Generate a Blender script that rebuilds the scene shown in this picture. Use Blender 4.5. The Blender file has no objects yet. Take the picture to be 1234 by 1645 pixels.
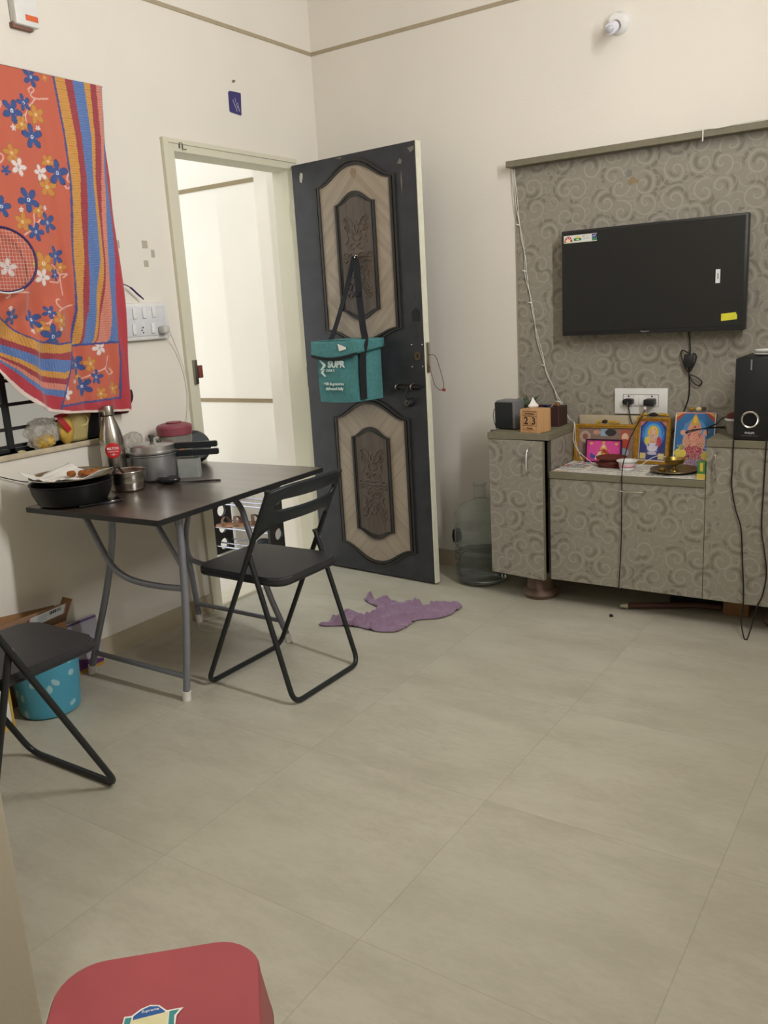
import bpy, bmesh, math, random
import numpy as np
from mathutils import Vector, Matrix
random.seed(7); rng = np.random.RandomState(7)
PI = math.pi
S = bpy.context.scene
COL = S.collection

# ------------------------------------------------------------------ camera
cam_d = bpy.data.cameras.new('camera'); cam = bpy.data.objects.new('camera', cam_d); COL.objects.link(cam)
F = Vector((-0.54768632, 0.80418298, -0.23093168)); R = Vector((0.8327729, 0.55060633, -0.05763649)); U = Vector((-0.08080216, 0.22388036, 0.97126134))
mw = Matrix((( R.x, U.x, -F.x, 2.791), (R.y, U.y, -F.y, -3.6941), (R.z, U.z, -F.z, 1.3102), (0, 0, 0, 1)))
cam.matrix_world = mw
cam_d.sensor_fit = 'VERTICAL'; cam_d.sensor_height = 36.0; cam_d.lens = 36.0 * 1367.39 / 1645.0
cam_d.clip_start = 0.02; S.camera = cam
# ------------------------------------------------------------------ light and exposure
S.view_settings.view_transform = 'Standard'; S.view_settings.look = 'None'; S.view_settings.gamma = 1.0
S.view_settings.use_curve_mapping = False; S.view_settings.exposure = 0.0
SKY = 1.95; TUBE_W = 48.5
wd = bpy.data.worlds.new('overcast_sky'); S.world = wd; wd.use_nodes = True
wd.node_tree.nodes['Background'].inputs[0].default_value = (0.93, 0.97, 1.0, 1); wd.node_tree.nodes['Background'].inputs[1].default_value = SKY
def area(name, loc, direction, sx, sy, power, color):
    l = bpy.data.lights.new(name, 'AREA'); l.shape = 'RECTANGLE'; l.size = sx; l.size_y = sy; l.energy = power; l.color = color
    o = bpy.data.objects.new(name, l); COL.objects.link(o); o.location = loc
    o.rotation_euler = Vector(direction).to_track_quat('-Z', 'Y').to_euler(); return o
area('tube_light_glow', (2.90, -1.75, 2.33), (-1, 0, 0), 0.06, 1.2, TUBE_W, (1.0, 0.99, 0.985))
area('passage_fill_glow', (2.2, -3.95, 2.86), (0, 0.0, -1), 0.5, 0.5, 12.0, (1.0, 0.98, 0.94))  # added fill light behind the camera, no known lamp there

# ------------------------------------------------------------------ materials
def lin(c):
    if isinstance(c, str): c = tuple(int(c[i:i+2], 16) for i in (0, 2, 4))
    return tuple(((x/255)/12.92 if x/255 <= .04045 else ((x/255+.055)/1.055)**2.4) for x in c)
def newmat(name):
    m = bpy.data.materials.new(name); m.use_nodes = True
    return m, m.node_tree.nodes, m.node_tree.links, m.node_tree.nodes['Principled BSDF']
def mat(name, c, rough=.5, metal=0., noise=.06, nscale=30., bump=0., trans=0., alpha=1., coat=0., emit=0., ior=1.45, sheen=0.):
    m, N, L, B = newmat(name); c = lin(c)
    B.inputs['Roughness'].default_value = rough; B.inputs['Metallic'].default_value = metal
    B.inputs['Transmission Weight'].default_value = trans; B.inputs['Alpha'].default_value = alpha
    B.inputs['Coat Weight'].default_value = coat; B.inputs['IOR'].default_value = ior
    B.inputs['Sheen Weight'].default_value = sheen
    g = N.new('ShaderNodeNewGeometry'); n = N.new('ShaderNodeTexNoise'); n.inputs['Scale'].default_value = nscale; n.inputs['Detail'].default_value = 4
    L.new(g.outputs['Position'], n.inputs['Vector'])
    r = N.new('ShaderNodeValToRGB'); r.color_ramp.elements[0].position = .3; r.color_ramp.elements[1].position = .7
    r.color_ramp.elements[0].color = tuple(x*(1-noise) for x in c)+(1,); r.color_ramp.elements[1].color = tuple(min(1, x*(1+noise)) for x in c)+(1,)
    L.new(n.outputs['Fac'], r.inputs['Fac']); L.new(r.outputs['Color'], B.inputs['Base Color'])
    if bump:
        b = N.new('ShaderNodeBump'); b.inputs['Strength'].default_value = bump; b.inputs['Distance'].default_value = .01
        L.new(n.outputs['Fac'], b.inputs['Height']); L.new(b.outputs['Normal'], B.inputs['Normal'])
    if emit: B.inputs['Emission Color'].default_value = c+(1,); B.inputs['Emission Strength'].default_value = emit
    return m
def mth(N, L, op, a, b=None, c=None):
    n = N.new('ShaderNodeMath'); n.operation = op
    for i, v in enumerate((a, b, c)):
        if v is None: continue
        if isinstance(v, (int, float)): n.inputs[i].default_value = v
        else: L.new(v, n.inputs[i])
    return n.outputs[0]
def mixc(N, L, f, a, b):
    n = N.new('ShaderNodeMix'); n.data_type = 'RGBA'
    for s, v in ((n.inputs[0], f), (n.inputs[6], a), (n.inputs[7], b)):
        if isinstance(v, (int, float)): s.default_value = v
        elif isinstance(v, tuple): s.default_value = v+(1,)
        else: L.new(v, s)
    return n.outputs[2]
def sstep(N, L, v, a, b):
    n = N.new('ShaderNodeMapRange'); n.interpolation_type = 'SMOOTHSTEP'; n.inputs[1].default_value = a; n.inputs[2].default_value = b
    L.new(v, n.inputs[0]); return n.outputs[0]
def swirl_laminate():
    m, N, L, B = newmat('swirl_laminate')
    g = N.new('ShaderNodeNewGeometry'); s = N.new('ShaderNodeSeparateXYZ'); L.new(g.outputs['Position'], s.inputs[0])
    c = N.new('ShaderNodeCombineXYZ'); L.new(mth(N, L, 'MULTIPLY_ADD', s.outputs[1], .9, s.outputs[0]), c.inputs[0]); L.new(s.outputs[2], c.inputs[1])
    nz = N.new('ShaderNodeTexNoise'); nz.inputs['Scale'].default_value = 9; L.new(c.outputs[0], nz.inputs['Vector'])
    add = N.new('ShaderNodeVectorMath'); add.operation = 'MULTIPLY_ADD'; L.new(nz.outputs['Color'], add.inputs[0]); add.inputs[1].default_value = (.02, .02, 0); L.new(c.outputs[0], add.inputs[2])
    def layer(scale, seed, freq):
        mp = N.new('ShaderNodeVectorMath'); mp.operation = 'MULTIPLY_ADD'; L.new(add.outputs[0], mp.inputs[0]); mp.inputs[1].default_value = (scale, scale, 0); mp.inputs[2].default_value = (seed, seed*.7, 0)
        v = N.new('ShaderNodeTexVoronoi'); v.voronoi_dimensions = '2D'; v.inputs['Scale'].default_value = 1; v.inputs['Randomness'].default_value = .75; L.new(mp.outputs[0], v.inputs['Vector'])
        d = N.new('ShaderNodeVectorMath'); d.operation = 'SUBTRACT'; L.new(mp.outputs[0], d.inputs[0]); L.new(v.outputs['Position'], d.inputs[1])
        ds = N.new('ShaderNodeSeparateXYZ'); L.new(d.outputs[0], ds.inputs[0])
        ang = mth(N, L, 'ARCTAN2', ds.outputs[1], ds.outputs[0])
        cs = N.new('ShaderNodeSeparateColor'); L.new(v.outputs['Color'], cs.inputs[0])
        ph = mth(N, L, 'ADD', mth(N, L, 'MULTIPLY', v.outputs['Distance'], freq), mth(N, L, 'MULTIPLY', cs.outputs[0], 6.28))
        sg = mth(N, L, 'SIGN', mth(N, L, 'SUBTRACT', cs.outputs[1], .35))
        w = mth(N, L, 'SINE', mth(N, L, 'ADD', ph, mth(N, L, 'MULTIPLY', ang, sg)))
        cres = mth(N, L, 'SINE', mth(N, L, 'ADD', ang, mth(N, L, 'MULTIPLY', cs.outputs[2], 6.28)))
        return w, cres, v.outputs['Distance']
    w, cr, dist = layer(10.2, 3.1, 17.5)
    w2, cr2, d2 = layer(15., 9.3, 15.)
    base, light, dark = lin('8f8a7e'), lin('a09b8e'), lin('787367')
    dk = mth(N, L, 'MULTIPLY', sstep(N, L, mth(N, L, 'MULTIPLY', w, -1), .15, .6), mth(N, L, 'MULTIPLY', sstep(N, L, cr, -.1, .5), sstep(N, L, dist, .12, .25)))
    col = mixc(N, L, mth(N, L, 'MULTIPLY', dk, .95), base, dark)
    fade = mth(N, L, 'SUBTRACT', 1, sstep(N, L, dist, .46, .62))
    ln = mth(N, L, 'MULTIPLY', sstep(N, L, w, .74, .95), fade)
    ln2 = mth(N, L, 'MULTIPLY', mth(N, L, 'MULTIPLY', sstep(N, L, w2, .62, .9), .55), sstep(N, L, dist, .3, .5))
    col = mixc(N, L, mth(N, L, 'MAXIMUM', ln, ln2), col, light)
    n2 = N.new('ShaderNodeTexNoise'); n2.inputs['Scale'].default_value = 60; L.new(g.outputs['Position'], n2.inputs['Vector'])
    col = mixc(N, L, mth(N, L, 'MULTIPLY', n2.outputs['Fac'], .16), col, lin('6c675c'))
    L.new(col, B.inputs['Base Color']); B.inputs['Roughness'].default_value = .55
    return m
def floor_mat():
    m, N, L, B = newmat('vitrified_tile')
    g = N.new('ShaderNodeNewGeometry'); s = N.new('ShaderNodeSeparateXYZ'); L.new(g.outputs['Position'], s.inputs[0])
    fx = mth(N, L, 'MULTIPLY', mth(N, L, 'ADD', s.outputs[0], 10-1.8195+10*.603-10+.603), 1/.603)
    fy = mth(N, L, 'MULTIPLY', mth(N, L, 'ADD', s.outputs[1], 12.66), 1/.6)
    def line(f, w):
        r = mth(N, L, 'FRACT', f); e = mth(N, L, 'MINIMUM', r, mth(N, L, 'SUBTRACT', 1, r)); return mth(N, L, 'SUBTRACT', 1, sstep(N, L, e, w*.4, w))
    ln = mth(N, L, 'MAXIMUM', line(fx, .0035), line(fy, .0028))
    cell = N.new('ShaderNodeCombineXYZ'); L.new(mth(N, L, 'FLOOR', fx), cell.inputs[0]); L.new(mth(N, L, 'FLOOR', fy), cell.inputs[1])
    wn = N.new('ShaderNodeTexWhiteNoise'); L.new(cell.outputs[0], wn.inputs['Vector'])
    off = N.new('ShaderNodeVectorMath'); off.operation = 'MULTIPLY_ADD'; L.new(wn.outputs['Color'], off.inputs[0]); off.inputs[1].default_value = (5, 5, 5); 
    sc = N.new('ShaderNodeVectorMath'); sc.operation = 'MULTIPLY'; L.new(g.outputs['Position'], sc.inputs[0]); sc.inputs[1].default_value = (2.2, 5.5, 1); L.new(sc.outputs[0], off.inputs[2])
    n = N.new('ShaderNodeTexNoise'); n.inputs['Scale'].default_value = 1.4; n.inputs['Detail'].default_value = 6; n.inputs['Roughness'].default_value = .62; L.new(off.outputs[0], n.inputs['Vector'])
    n2 = N.new('ShaderNodeTexNoise'); n2.inputs['Scale'].default_value = 14; n2.inputs['Detail'].default_value = 6; n2.inputs['Roughness'].default_value = .7; L.new(off.outputs[0], n2.inputs['Vector'])
    v = mth(N, L, 'ADD', mth(N, L, 'MULTIPLY', n.outputs['Fac'], .65), mth(N, L, 'MULTIPLY', n2.outputs['Fac'], .35))
    col = mixc(N, L, sstep(N, L, v, .34, .64), lin('aaa595'), lin('bdb9aa'))
    n4 = N.new('ShaderNodeTexNoise'); n4.inputs['Scale'].default_value = 1.1; L.new(g.outputs['Position'], n4.inputs['Vector'])
    col = mixc(N, L, mth(N, L, 'MULTIPLY', sstep(N, L, n4.outputs['Fac'], .4, .65), .35), col, lin('aaa894'))
    col = mixc(N, L, mth(N, L, 'MULTIPLY', ln, .26), col, lin('756a58'))
    L.new(col, B.inputs['Base Color']); L.new(mth(N, L, 'MULTIPLY_ADD', n2.outputs['Fac'], .18, .36), B.inputs['Roughness'])
    b = N.new('ShaderNodeBump'); b.inputs['Strength'].default_value = .12; b.inputs['Distance'].default_value = .002; L.new(mth(N, L, 'MULTIPLY', ln, -1), b.inputs['Height']); L.new(b.outputs['Normal'], B.inputs['Normal'])
    return m
def wall_paint(name, c, stain=.0):
    m, N, L, B = newmat(name)
    g = N.new('ShaderNodeNewGeometry'); n = N.new('ShaderNodeTexNoise'); n.inputs['Scale'].default_value = 1.3; n.inputs['Detail'].default_value = 5; L.new(g.outputs['Position'], n.inputs['Vector'])
    n2 = N.new('ShaderNodeTexNoise'); n2.inputs['Scale'].default_value = 90; n2.inputs['Detail'].default_value = 3; L.new(g.outputs['Position'], n2.inputs['Vector'])
    c = lin(c); col = mixc(N, L, sstep(N, L, n.outputs['Fac'], .35, .7), tuple(x*.965 for x in c), tuple(min(1, x*1.02) for x in c))
    if stain:
        n3 = N.new('ShaderNodeTexNoise'); n3.inputs['Scale'].default_value = 7; n3.inputs['Detail'].default_value = 7; L.new(g.outputs['Position'], n3.inputs['Vector'])
        col = mixc(N, L, mth(N, L, 'MULTIPLY', sstep(N, L, n3.outputs['Fac'], .62, .75), stain), col, lin('9a927e'))
    L.new(col, B.inputs['Base Color']); B.inputs['Roughness'].default_value = .72
    b = N.new('ShaderNodeBump'); b.inputs['Strength'].default_value = .12; b.inputs['Distance'].default_value = .004; L.new(n2.outputs['Fac'], b.inputs['Height']); L.new(b.outputs['Normal'], B.inputs['Normal'])
    return m
def wood(name, a, b, axis=2, scale=40., rough=.5, diag=False, stretch=.06, coat=0.):
    m, N, L, B = newmat(name)
    t = N.new('ShaderNodeTexCoord'); s = N.new('ShaderNodeSeparateXYZ'); L.new(t.outputs['Object'], s.inputs[0])
    c = N.new('ShaderNodeCombineXYZ')
    if diag:   # veneer laid diagonally, mirrored about the panel's middle and about its mid height
        u = mth(N, L, 'ABSOLUTE', mth(N, L, 'SUBTRACT', s.outputs[0], .397)); zz = mth(N, L, 'PINGPONG', mth(N, L, 'ADD', s.outputs[2], .58), 1.05)
        L.new(mth(N, L, 'ADD', u, zz), c.inputs[0]); L.new(mth(N, L, 'MULTIPLY', mth(N, L, 'SUBTRACT', u, zz), stretch), c.inputs[1])
    else:
        for i in range(3):
            L.new(mth(N, L, 'MULTIPLY', s.outputs[i], stretch if i == axis else 1.), c.inputs[i])
    n = N.new('ShaderNodeTexNoise'); n.inputs['Scale'].default_value = scale; n.inputs['Detail'].default_value = 5; L.new(c.outputs[0], n.inputs['Vector'])
    L.new(mixc(N, L, sstep(N, L, n.outputs['Fac'], .35, .65), lin(a), lin(b)), B.inputs['Base Color']); B.inputs['Roughness'].default_value = rough; B.inputs['Coat Weight'].default_value = coat; B.inputs['Coat Roughness'].default_value = .22
    return m
def tile_wall():
    m, N, L, B = newmat('diamond_pattern_tile')
    g = N.new('ShaderNodeNewGeometry'); s = N.new('ShaderNodeSeparateXYZ'); L.new(g.outputs['Position'], s.inputs[0])
    a = mth(N, L, 'ADD', s.outputs[1], s.outputs[2]); b = mth(N, L, 'SUBTRACT', s.outputs[1], s.outputs[2])
    k = mth(N, L, 'MULTIPLY', mth(N, L, 'SIGN', mth(N, L, 'SINE', mth(N, L, 'MULTIPLY', a, 26))), mth(N, L, 'SIGN', mth(N, L, 'SINE', mth(N, L, 'MULTIPLY', b, 26))))
    n = N.new('ShaderNodeTexNoise'); n.inputs['Scale'].default_value = 9; n.inputs['Detail'].default_value = 6; L.new(g.outputs['Position'], n.inputs['Vector'])
    col = mixc(N, L, mth(N, L, 'MULTIPLY_ADD', k, .22, .4), lin('908b85'), lin('68645f'))
    col = mixc(N, L, sstep(N, L, n.outputs['Fac'], .5, .7), col, lin('837e78'))
    L.new(col, B.inputs['Base Color']); B.inputs['Roughness'].default_value = .35
    return m
def painted(name='painted_pattern', rough=.75, sheen=0.):
    m, N, L, B = newmat(name); a = N.new('ShaderNodeAttribute'); a.attribute_name = 'pattern'
    n = N.new('ShaderNodeTexNoise'); n.inputs['Scale'].default_value = 400
    L.new(mixc(N, L, mth(N, L, 'MULTIPLY', n.outputs['Fac'], .06), a.outputs['Color'], (0, 0, 0)), B.inputs['Base Color']); B.inputs['Roughness'].default_value = rough; B.inputs['Sheen Weight'].default_value = sheen
    return m
LAM = swirl_laminate(); FLOOR = floor_mat(); WALL = wall_paint('cream_wall_paint', 'e4dfd5'); OUT = wall_paint('corridor_wall_paint', 'ece6da'); CEIL = wall_paint('white_ceiling_paint', 'e9e4d8')
PART = wall_paint('partition_paint', 'b9b09c', .2)
GROOVE = mat('dark_cream_groove', 'a99c84', .8); FRAME = wall_paint('door_frame_paint', 'd5d2be'); DUCT = tile_wall()
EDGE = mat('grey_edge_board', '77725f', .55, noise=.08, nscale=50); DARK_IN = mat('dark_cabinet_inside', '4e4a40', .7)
BLACK = mat('black_plastic', '1f2022', .42, noise=.15); BLACKM = mat('black_powder_coated_steel', '202325', .42, noise=.1); SEATM = mat('black_vinyl_seat', '303033', .45, noise=.12, bump=.05)
SCREEN = mat('dark_lcd_glass', '222323', .3, noise=.05); TVB = mat('black_tv_bezel', '242527', .4)
STEEL = mat('brushed_stainless_steel', 'b8b4ac', .24, 1., .06, 12); CHROME = mat('chrome', 'd6d4cf', .12, 1.); ALU = mat('worn_aluminium', 'a4a6a8', .42, .85, .08, 14)
GREYLEG = mat('grey_painted_steel_tube', '8a8d96', .38, .35, .05); WHITEP = mat('white_plastic', 'e2e2e0', .4, noise=.03); WHITEC = mat('white_rubber_cap', 'e8e6e0', .55)
TABLE = wood('dark_walnut_laminate', '3b322c', '4d4138', 0, 22., .32, coat=.7)
DOORD = mat('dark_brown_door_lacquer', '303236', .42, noise=.22, nscale=14, bump=.04); DOORE = mat('cream_door_edge_paint', 'dcdcc8', .6); VEN = wood('pale_diagonal_veneer', '918474', 'a19482', 2, 30., .5, diag=True)
MOULD = mat('dark_door_moulding', '2a2826', .4); CARVE = wood('carved_brown_panel', '4a4038', '5a4e43', 2, 60., .45); CARVEB = mat('carved_relief', '554a3f', .4)
TEAL = mat('teal_woven_fabric', '4a8284', .85, noise=.12, nscale=60, bump=.25); STRAPM = mat('black_webbing', '15171c', .8, noise=.2, nscale=200); PRINT = mat('pale_print', 'cfe0dc', .8)
RED = mat('red_moulded_plastic', 'a04a50', .5, noise=.08, nscale=9, bump=.03); BLUEB = mat('blue_plastic_bucket', '58a5bd', .4)
BRASS = mat('aged_brass', '77684a', .4, .7, .15, 30); BRASSL = mat('polished_brass', 'a8904f', .3, .9); CLAY = mat('red_clay', '5f2b20', .6); GOLD = mat('gilded_frame', 'b58a35', .35, .55, .25, 70)
PAPER = mat('white_paper', 'e6e4de', .8, noise=.03); CARD = mat('brown_cardboard', '8f6a45', .8, noise=.08); CARDD = mat('dark_brown_cardboard', '5d4030', .8)
CALW = wood('pale_beech_wood', 'b78b5e', 'c99d6e', 2, 30., .5); CALD = mat('burnt_lettering', '3c2416', .7)
PURPLE = mat('mauve_cotton_cloth', '8c728b', .9, noise=.08, nscale=60, bump=.3, sheen=.3); VIOLET = mat('violet_painted_metal', '3b2a5c', .4)
CABLE = mat('black_cable_rubber', '17120f', .5); WCABLE = mat('white_cable', 'd8d6cc', .5); PAINTED = painted()
GLASSP = mat('clear_plastic', 'dfe6e2', .12, trans=.95, ior=1.12, noise=.02); JUGM = mat('blue_tinted_clear_plastic', 'f2f6f4', .08, trans=.96, ior=1.12, noise=.03); WATER = mat('water', 'eff6f3', .02, trans=1., ior=1.15)
LIDRED = mat('dull_red_lid', '8a4550', .45); ORANGE = mat('orange_print', 'dd8a3f', .6); YEL = mat('yellow_plastic_wrap', 'c9a54a', .45, noise=.2, nscale=30); REDL = mat('red_label', 'b3232b', .5); GREEN = mat('green_leaf', '4d5b43', .6); WINE = mat('dark_wine_fabric', '4a1c24', .8)
FRIED = mat('fried_snack', '9a5a26', .7, noise=.3, nscale=120, bump=.4); BAGC = mat('crinkled_clear_bag', 'dedad2', .2, trans=.7, alpha=.55, noise=.1, nscale=50, bump=.5); SLIP = mat('tan_leather_sandal', 'a5785a', .6); NAVY = mat('navy_card', '37316f', .4)

# ------------------------------------------------------------------ mesh helpers
class MB:
    def __init__(s): s.bm = bmesh.new()
    def box(s, lo, hi, bev=0., mx=None, seg=2):
        lo = Vector(lo); hi = Vector(hi); c = (lo+hi)/2; d = hi-lo
        r = bmesh.ops.create_cube(s.bm, size=1, matrix=Matrix.Translation(c) @ Matrix.Diagonal((d.x, d.y, d.z, 1)))
        vs = r['verts']
        if bev:
            es = list({e for v in vs for e in v.link_edges})
            q = bmesh.ops.bevel(s.bm, geom=es, offset=bev, segments=seg, affect='EDGES', profile=.5); vs = list({v for f in q['faces'] for v in f.verts} | {v for v in vs if v.is_valid})
        if mx: bmesh.ops.transform(s.bm, matrix=mx, verts=vs)
        return s
    def tube(s, pts, r, n=10, closed=False, caps=True):
        P = [Vector(p) for p in pts]; k = len(P); rs = r if isinstance(r, (list, tuple)) else [r]*k
        rings = []; up = None
        for i in range(k):
            a = P[(i-1) % k] if (closed or i) else P[i]; b = P[(i+1) % k] if (closed or i < k-1) else P[i]
            t = (b-a).normalized() if (b-a).length > 1e-9 else Vector((0, 0, 1))
            if up is None: up = t.orthogonal().normalized()
            up = (up - t*up.dot(t)); up = up.normalized() if up.length > 1e-6 else t.orthogonal().normalized()
            w = t.cross(up)
            rings.append([s.bm.verts.new(P[i]+(up*math.cos(2*PI*j/n)+w*math.sin(2*PI*j/n))*rs[i]) for j in range(n)])
        for i in range(k if closed else k-1):
            A, Bq = rings[i], rings[(i+1) % k]
            for j in range(n): s.bm.faces.new((A[j], A[(j+1) % n], Bq[(j+1) % n], Bq[j]))
        if caps and not closed:
            s.bm.faces.new(rings[0][::-1]); s.bm.faces.new(rings[-1])
        return s
    def ribbon(s, pts, w, th, side):   # flat strap: pts centreline, side = width direction
        side = Vector(side).normalized(); P = [Vector(p) for p in pts]; rings = []
        for i, p in enumerate(P):
            t = (P[min(i+1, len(P)-1)]-P[max(i-1, 0)]).normalized(); sd = (side-t*side.dot(t)).normalized(); n = t.cross(sd)
            rings.append([s.bm.verts.new(p+sd*a*w/2+n*b*th/2) for a, b in ((-1, -1), (1, -1), (1, 1), (-1, 1))])
        for A, Bq in zip(rings, rings[1:]):
            for j in range(4): s.bm.faces.new((A[j], A[(j+1) % 4], Bq[(j+1) % 4], Bq[j]))
        s.bm.faces.new(rings[0][::-1]); s.bm.faces.new(rings[-1]); return s
    def lathe(s, prof, c=(0, 0, 0), n=40, mx=None, ripple=None):
        c = Vector(c); rings = []
        for r, z in prof:
            if r < 1e-5: rings.append([s.bm.verts.new((c.x, c.y, c.z+z))])
            else: rings.append([s.bm.verts.new((c.x+r*(ripple(2*PI*j/n) if ripple else 1)*math.cos(2*PI*j/n), c.y+r*(ripple(2*PI*j/n) if ripple else 1)*math.sin(2*PI*j/n), c.z+z)) for j in range(n)])
        for A, Bq in zip(rings, rings[1:]):
            for j in range(n):
                a = [A[j % len(A)], A[(j+1) % len(A)]]; b = [Bq[(j+1) % len(Bq)], Bq[j % len(Bq)]]
                f = list(dict.fromkeys(a+b))
                if len(f) > 2: s.bm.faces.new(f)
        if mx: bmesh.ops.transform(s.bm, matrix=mx, verts=[v for r in rings for v in r])
        return s
    def prism(s, pts, a, b, mx=None, plane='xz'):   # outline in a plane, thickness from a to b along the third axis
        def P(p, t): return {'xz': (p[0], t, p[1]), 'xy': (p[0], p[1], t), 'yz': (t, p[0], p[1])}[plane]
        A = [s.bm.verts.new(P(p, a)) for p in pts]; Bq = [s.bm.verts.new(P(p, b)) for p in pts]; n = len(pts)
        for i in range(n): s.bm.faces.new((A[i], A[(i+1) % n], Bq[(i+1) % n], Bq[i]))
        s.bm.faces.new(A[::-1]); s.bm.faces.new(Bq)
        if mx: bmesh.ops.transform(s.bm, matrix=mx, verts=A+Bq)
        return s
    def ring(s, outer, inner, a, b, plane='xz', mx=None):   # frame between two outlines of equal count
        def P(p, t): return {'xz': (p[0], t, p[1]), 'xy': (p[0], p[1], t), 'yz': (t, p[0], p[1])}[plane]
        Q = [[s.bm.verts.new(P(p, t)) for p in o] for t in (a, b) for o in (outer, inner)]; n = len(outer)
        for i in range(n):
            j = (i+1) % n
            s.bm.faces.new((Q[0][i], Q[0][j], Q[1][j], Q[1][i])); s.bm.faces.new((Q[2][i], Q[3][i], Q[3][j], Q[2][j]))
            s.bm.faces.new((Q[0][i], Q[2][i], Q[2][j], Q[0][j])); s.bm.faces.new((Q[1][i], Q[1][j], Q[3][j], Q[3][i]))
        if mx: bmesh.ops.transform(s.bm, matrix=mx, verts=[v for q in Q for v in q])
        return s
    def grid(s, fn, nu, nv):
        V = [[s.bm.verts.new(fn(i/(nu-1), j/(nv-1))) for j in range(nv)] for i in range(nu)]
        for i in range(nu-1):
            for j in range(nv-1): s.bm.faces.new((V[i][j], V[i+1][j], V[i+1][j+1], V[i][j+1]))
        return s
    def build(s, name, m, parent=None, smooth=True, solid=0., world=True, angle=35, off=0.):
        bmesh.ops.recalc_face_normals(s.bm, faces=s.bm.faces)
        me = bpy.data.meshes.new(name); s.bm.to_mesh(me); s.bm.free()
        me.materials.append(m)
        o = bpy.data.objects.new(name, me); COL.objects.link(o)
        if smooth:
            me.polygons.foreach_set('use_smooth', [True]*len(me.polygons))
            me.set_sharp_from_angle(angle=math.radians(angle))
        if solid:
            md = o.modifiers.new('thickness', 'SOLIDIFY'); md.thickness = solid; md.offset = off
        if parent is not None:
            if world:
                w = parent['_m'] if '_m' in parent else None
                M = WM[parent.name]; me.transform(M.inverted())
                WM[o.name] = M
            o.parent = parent
        else: WM[o.name] = Matrix.Identity(4)
        return o
WM = {}
def tag(o, label=None, cat=None, group=None, kind=None):
    if label: o['label'] = label
    if cat: o['category'] = cat
    if group: o['group'] = group
    if kind: o['kind'] = kind
    return o
def empty(name, loc, rz=0., label=None, cat=None, group=None, kind=None):
    o = bpy.data.objects.new(name, None); COL.objects.link(o); o.location = loc; o.rotation_euler = (0, 0, rz); o.empty_display_size = .05
    WM[o.name] = Matrix.Translation(Vector(loc)) @ Matrix.Rotation(rz, 4, 'Z'); return tag(o, label, cat, group, kind)
def struct(o): o['kind'] = 'structure'; return o
def copy_tree(o, parent=None):
    c = o.copy(); COL.objects.link(c)
    if parent is not None: c.parent = parent
    for ch in list(o.children): copy_tree(ch, c)
    return c
def smoothpath(pts, n=6, closed=False):
    P = [Vector(p) for p in pts]; k = len(P); out = []
    for i in range(k if closed else k-1):
        if closed: a, b, c, d = P[(i-1) % k], P[i], P[(i+1) % k], P[(i+2) % k]
        else: a, b, c, d = P[max(i-1, 0)], P[i], P[i+1], P[min(i+2, k-1)]
        for j in range(n):
            t = j/n; out.append(.5*((2*b)+(c-a)*t+(2*a-5*b+4*c-d)*t*t+(3*b-a-3*c+d)*t**3))
    if not closed: out.append(P[-1])
    return out
def corner(pts, r, n=5):   # polyline with rounded bends
    P = [Vector(p) for p in pts]; out = [P[0]]
    for i in range(1, len(P)-1):
        a = (P[i-1]-P[i]); b = (P[i+1]-P[i]); ra = min(r, a.length*.45, b.length*.45); A = P[i]+a.normalized()*ra; B = P[i]+b.normalized()*ra
        for j in range(n+1):
            t = j/n; out.append(A*(1-t)**2+P[i]*2*t*(1-t)+B*t*t)
    out.append(P[-1]); return out
def rrect(cx, cy, w, h, r, n=5):
    out = []
    for sx, sy, a0 in ((1, 1, 0), (-1, 1, 90), (-1, -1, 180), (1, -1, 270)):
        for j in range(n+1):
            a = math.radians(a0+90*j/n); out.append((cx+sx*(w/2-r)+r*math.cos(a), cy+sy*(h/2-r)+r*math.sin(a)))
    return out
FONT = {}
def text(name, s, size, mx, m, parent, ext=.0004, bold=0., align='CENTER', shear=0., sx=1.):
    c = bpy.data.curves.new('lettering', 'FONT'); c.body = s; c.size = size; c.extrude = ext; c.offset = bold; c.align_x = align; c.align_y = 'CENTER'; c.shear = shear
    o = bpy.data.objects.new('lettering', c); COL.objects.link(o); bpy.context.view_layer.update()
    me = bpy.data.meshes.new_from_object(o.evaluated_get(bpy.context.evaluated_depsgraph_get())); bpy.data.objects.remove(o)
    me.transform(mx @ Matrix.Diagonal((sx, 1, 1, 1))); me.materials.clear(); me.materials.append(m); t = bpy.data.objects.new(name, me); COL.objects.link(t)
    me.transform(WM[parent.name].inverted()); t.parent = parent; WM[t.name] = WM[parent.name]; return t
def frame_mx(o, x, y):   # local axes: x right, y up, z out
    x = Vector(x).normalized(); y = Vector(y).normalized(); z = x.cross(y); return Matrix(((x.x, y.x, z.x, o[0]), (x.y, y.y, z.y, o[1]), (x.z, y.z, z.z, o[2]), (0, 0, 0, 1)))
def paint_colors(me, fn):
    n = len(me.vertices); co = np.empty(n*3); me.vertices.foreach_get('co', co); co = co.reshape(n, 3)
    rgb = fn(co)/255.; rgb = np.where(rgb <= .04045, rgb/12.92, ((rgb+.055)/1.055)**2.4)
    a = me.color_attributes.new('pattern', 'FLOAT_COLOR', 'POINT'); d = np.ones((n, 4)); d[:, :3] = rgb; a.data.foreach_set('color', d.ravel())
def h2(c): return np.array([int(c[i:i+2], 16) for i in (0, 2, 4)], float) if isinstance(c, str) else np.array(c, float)
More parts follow.
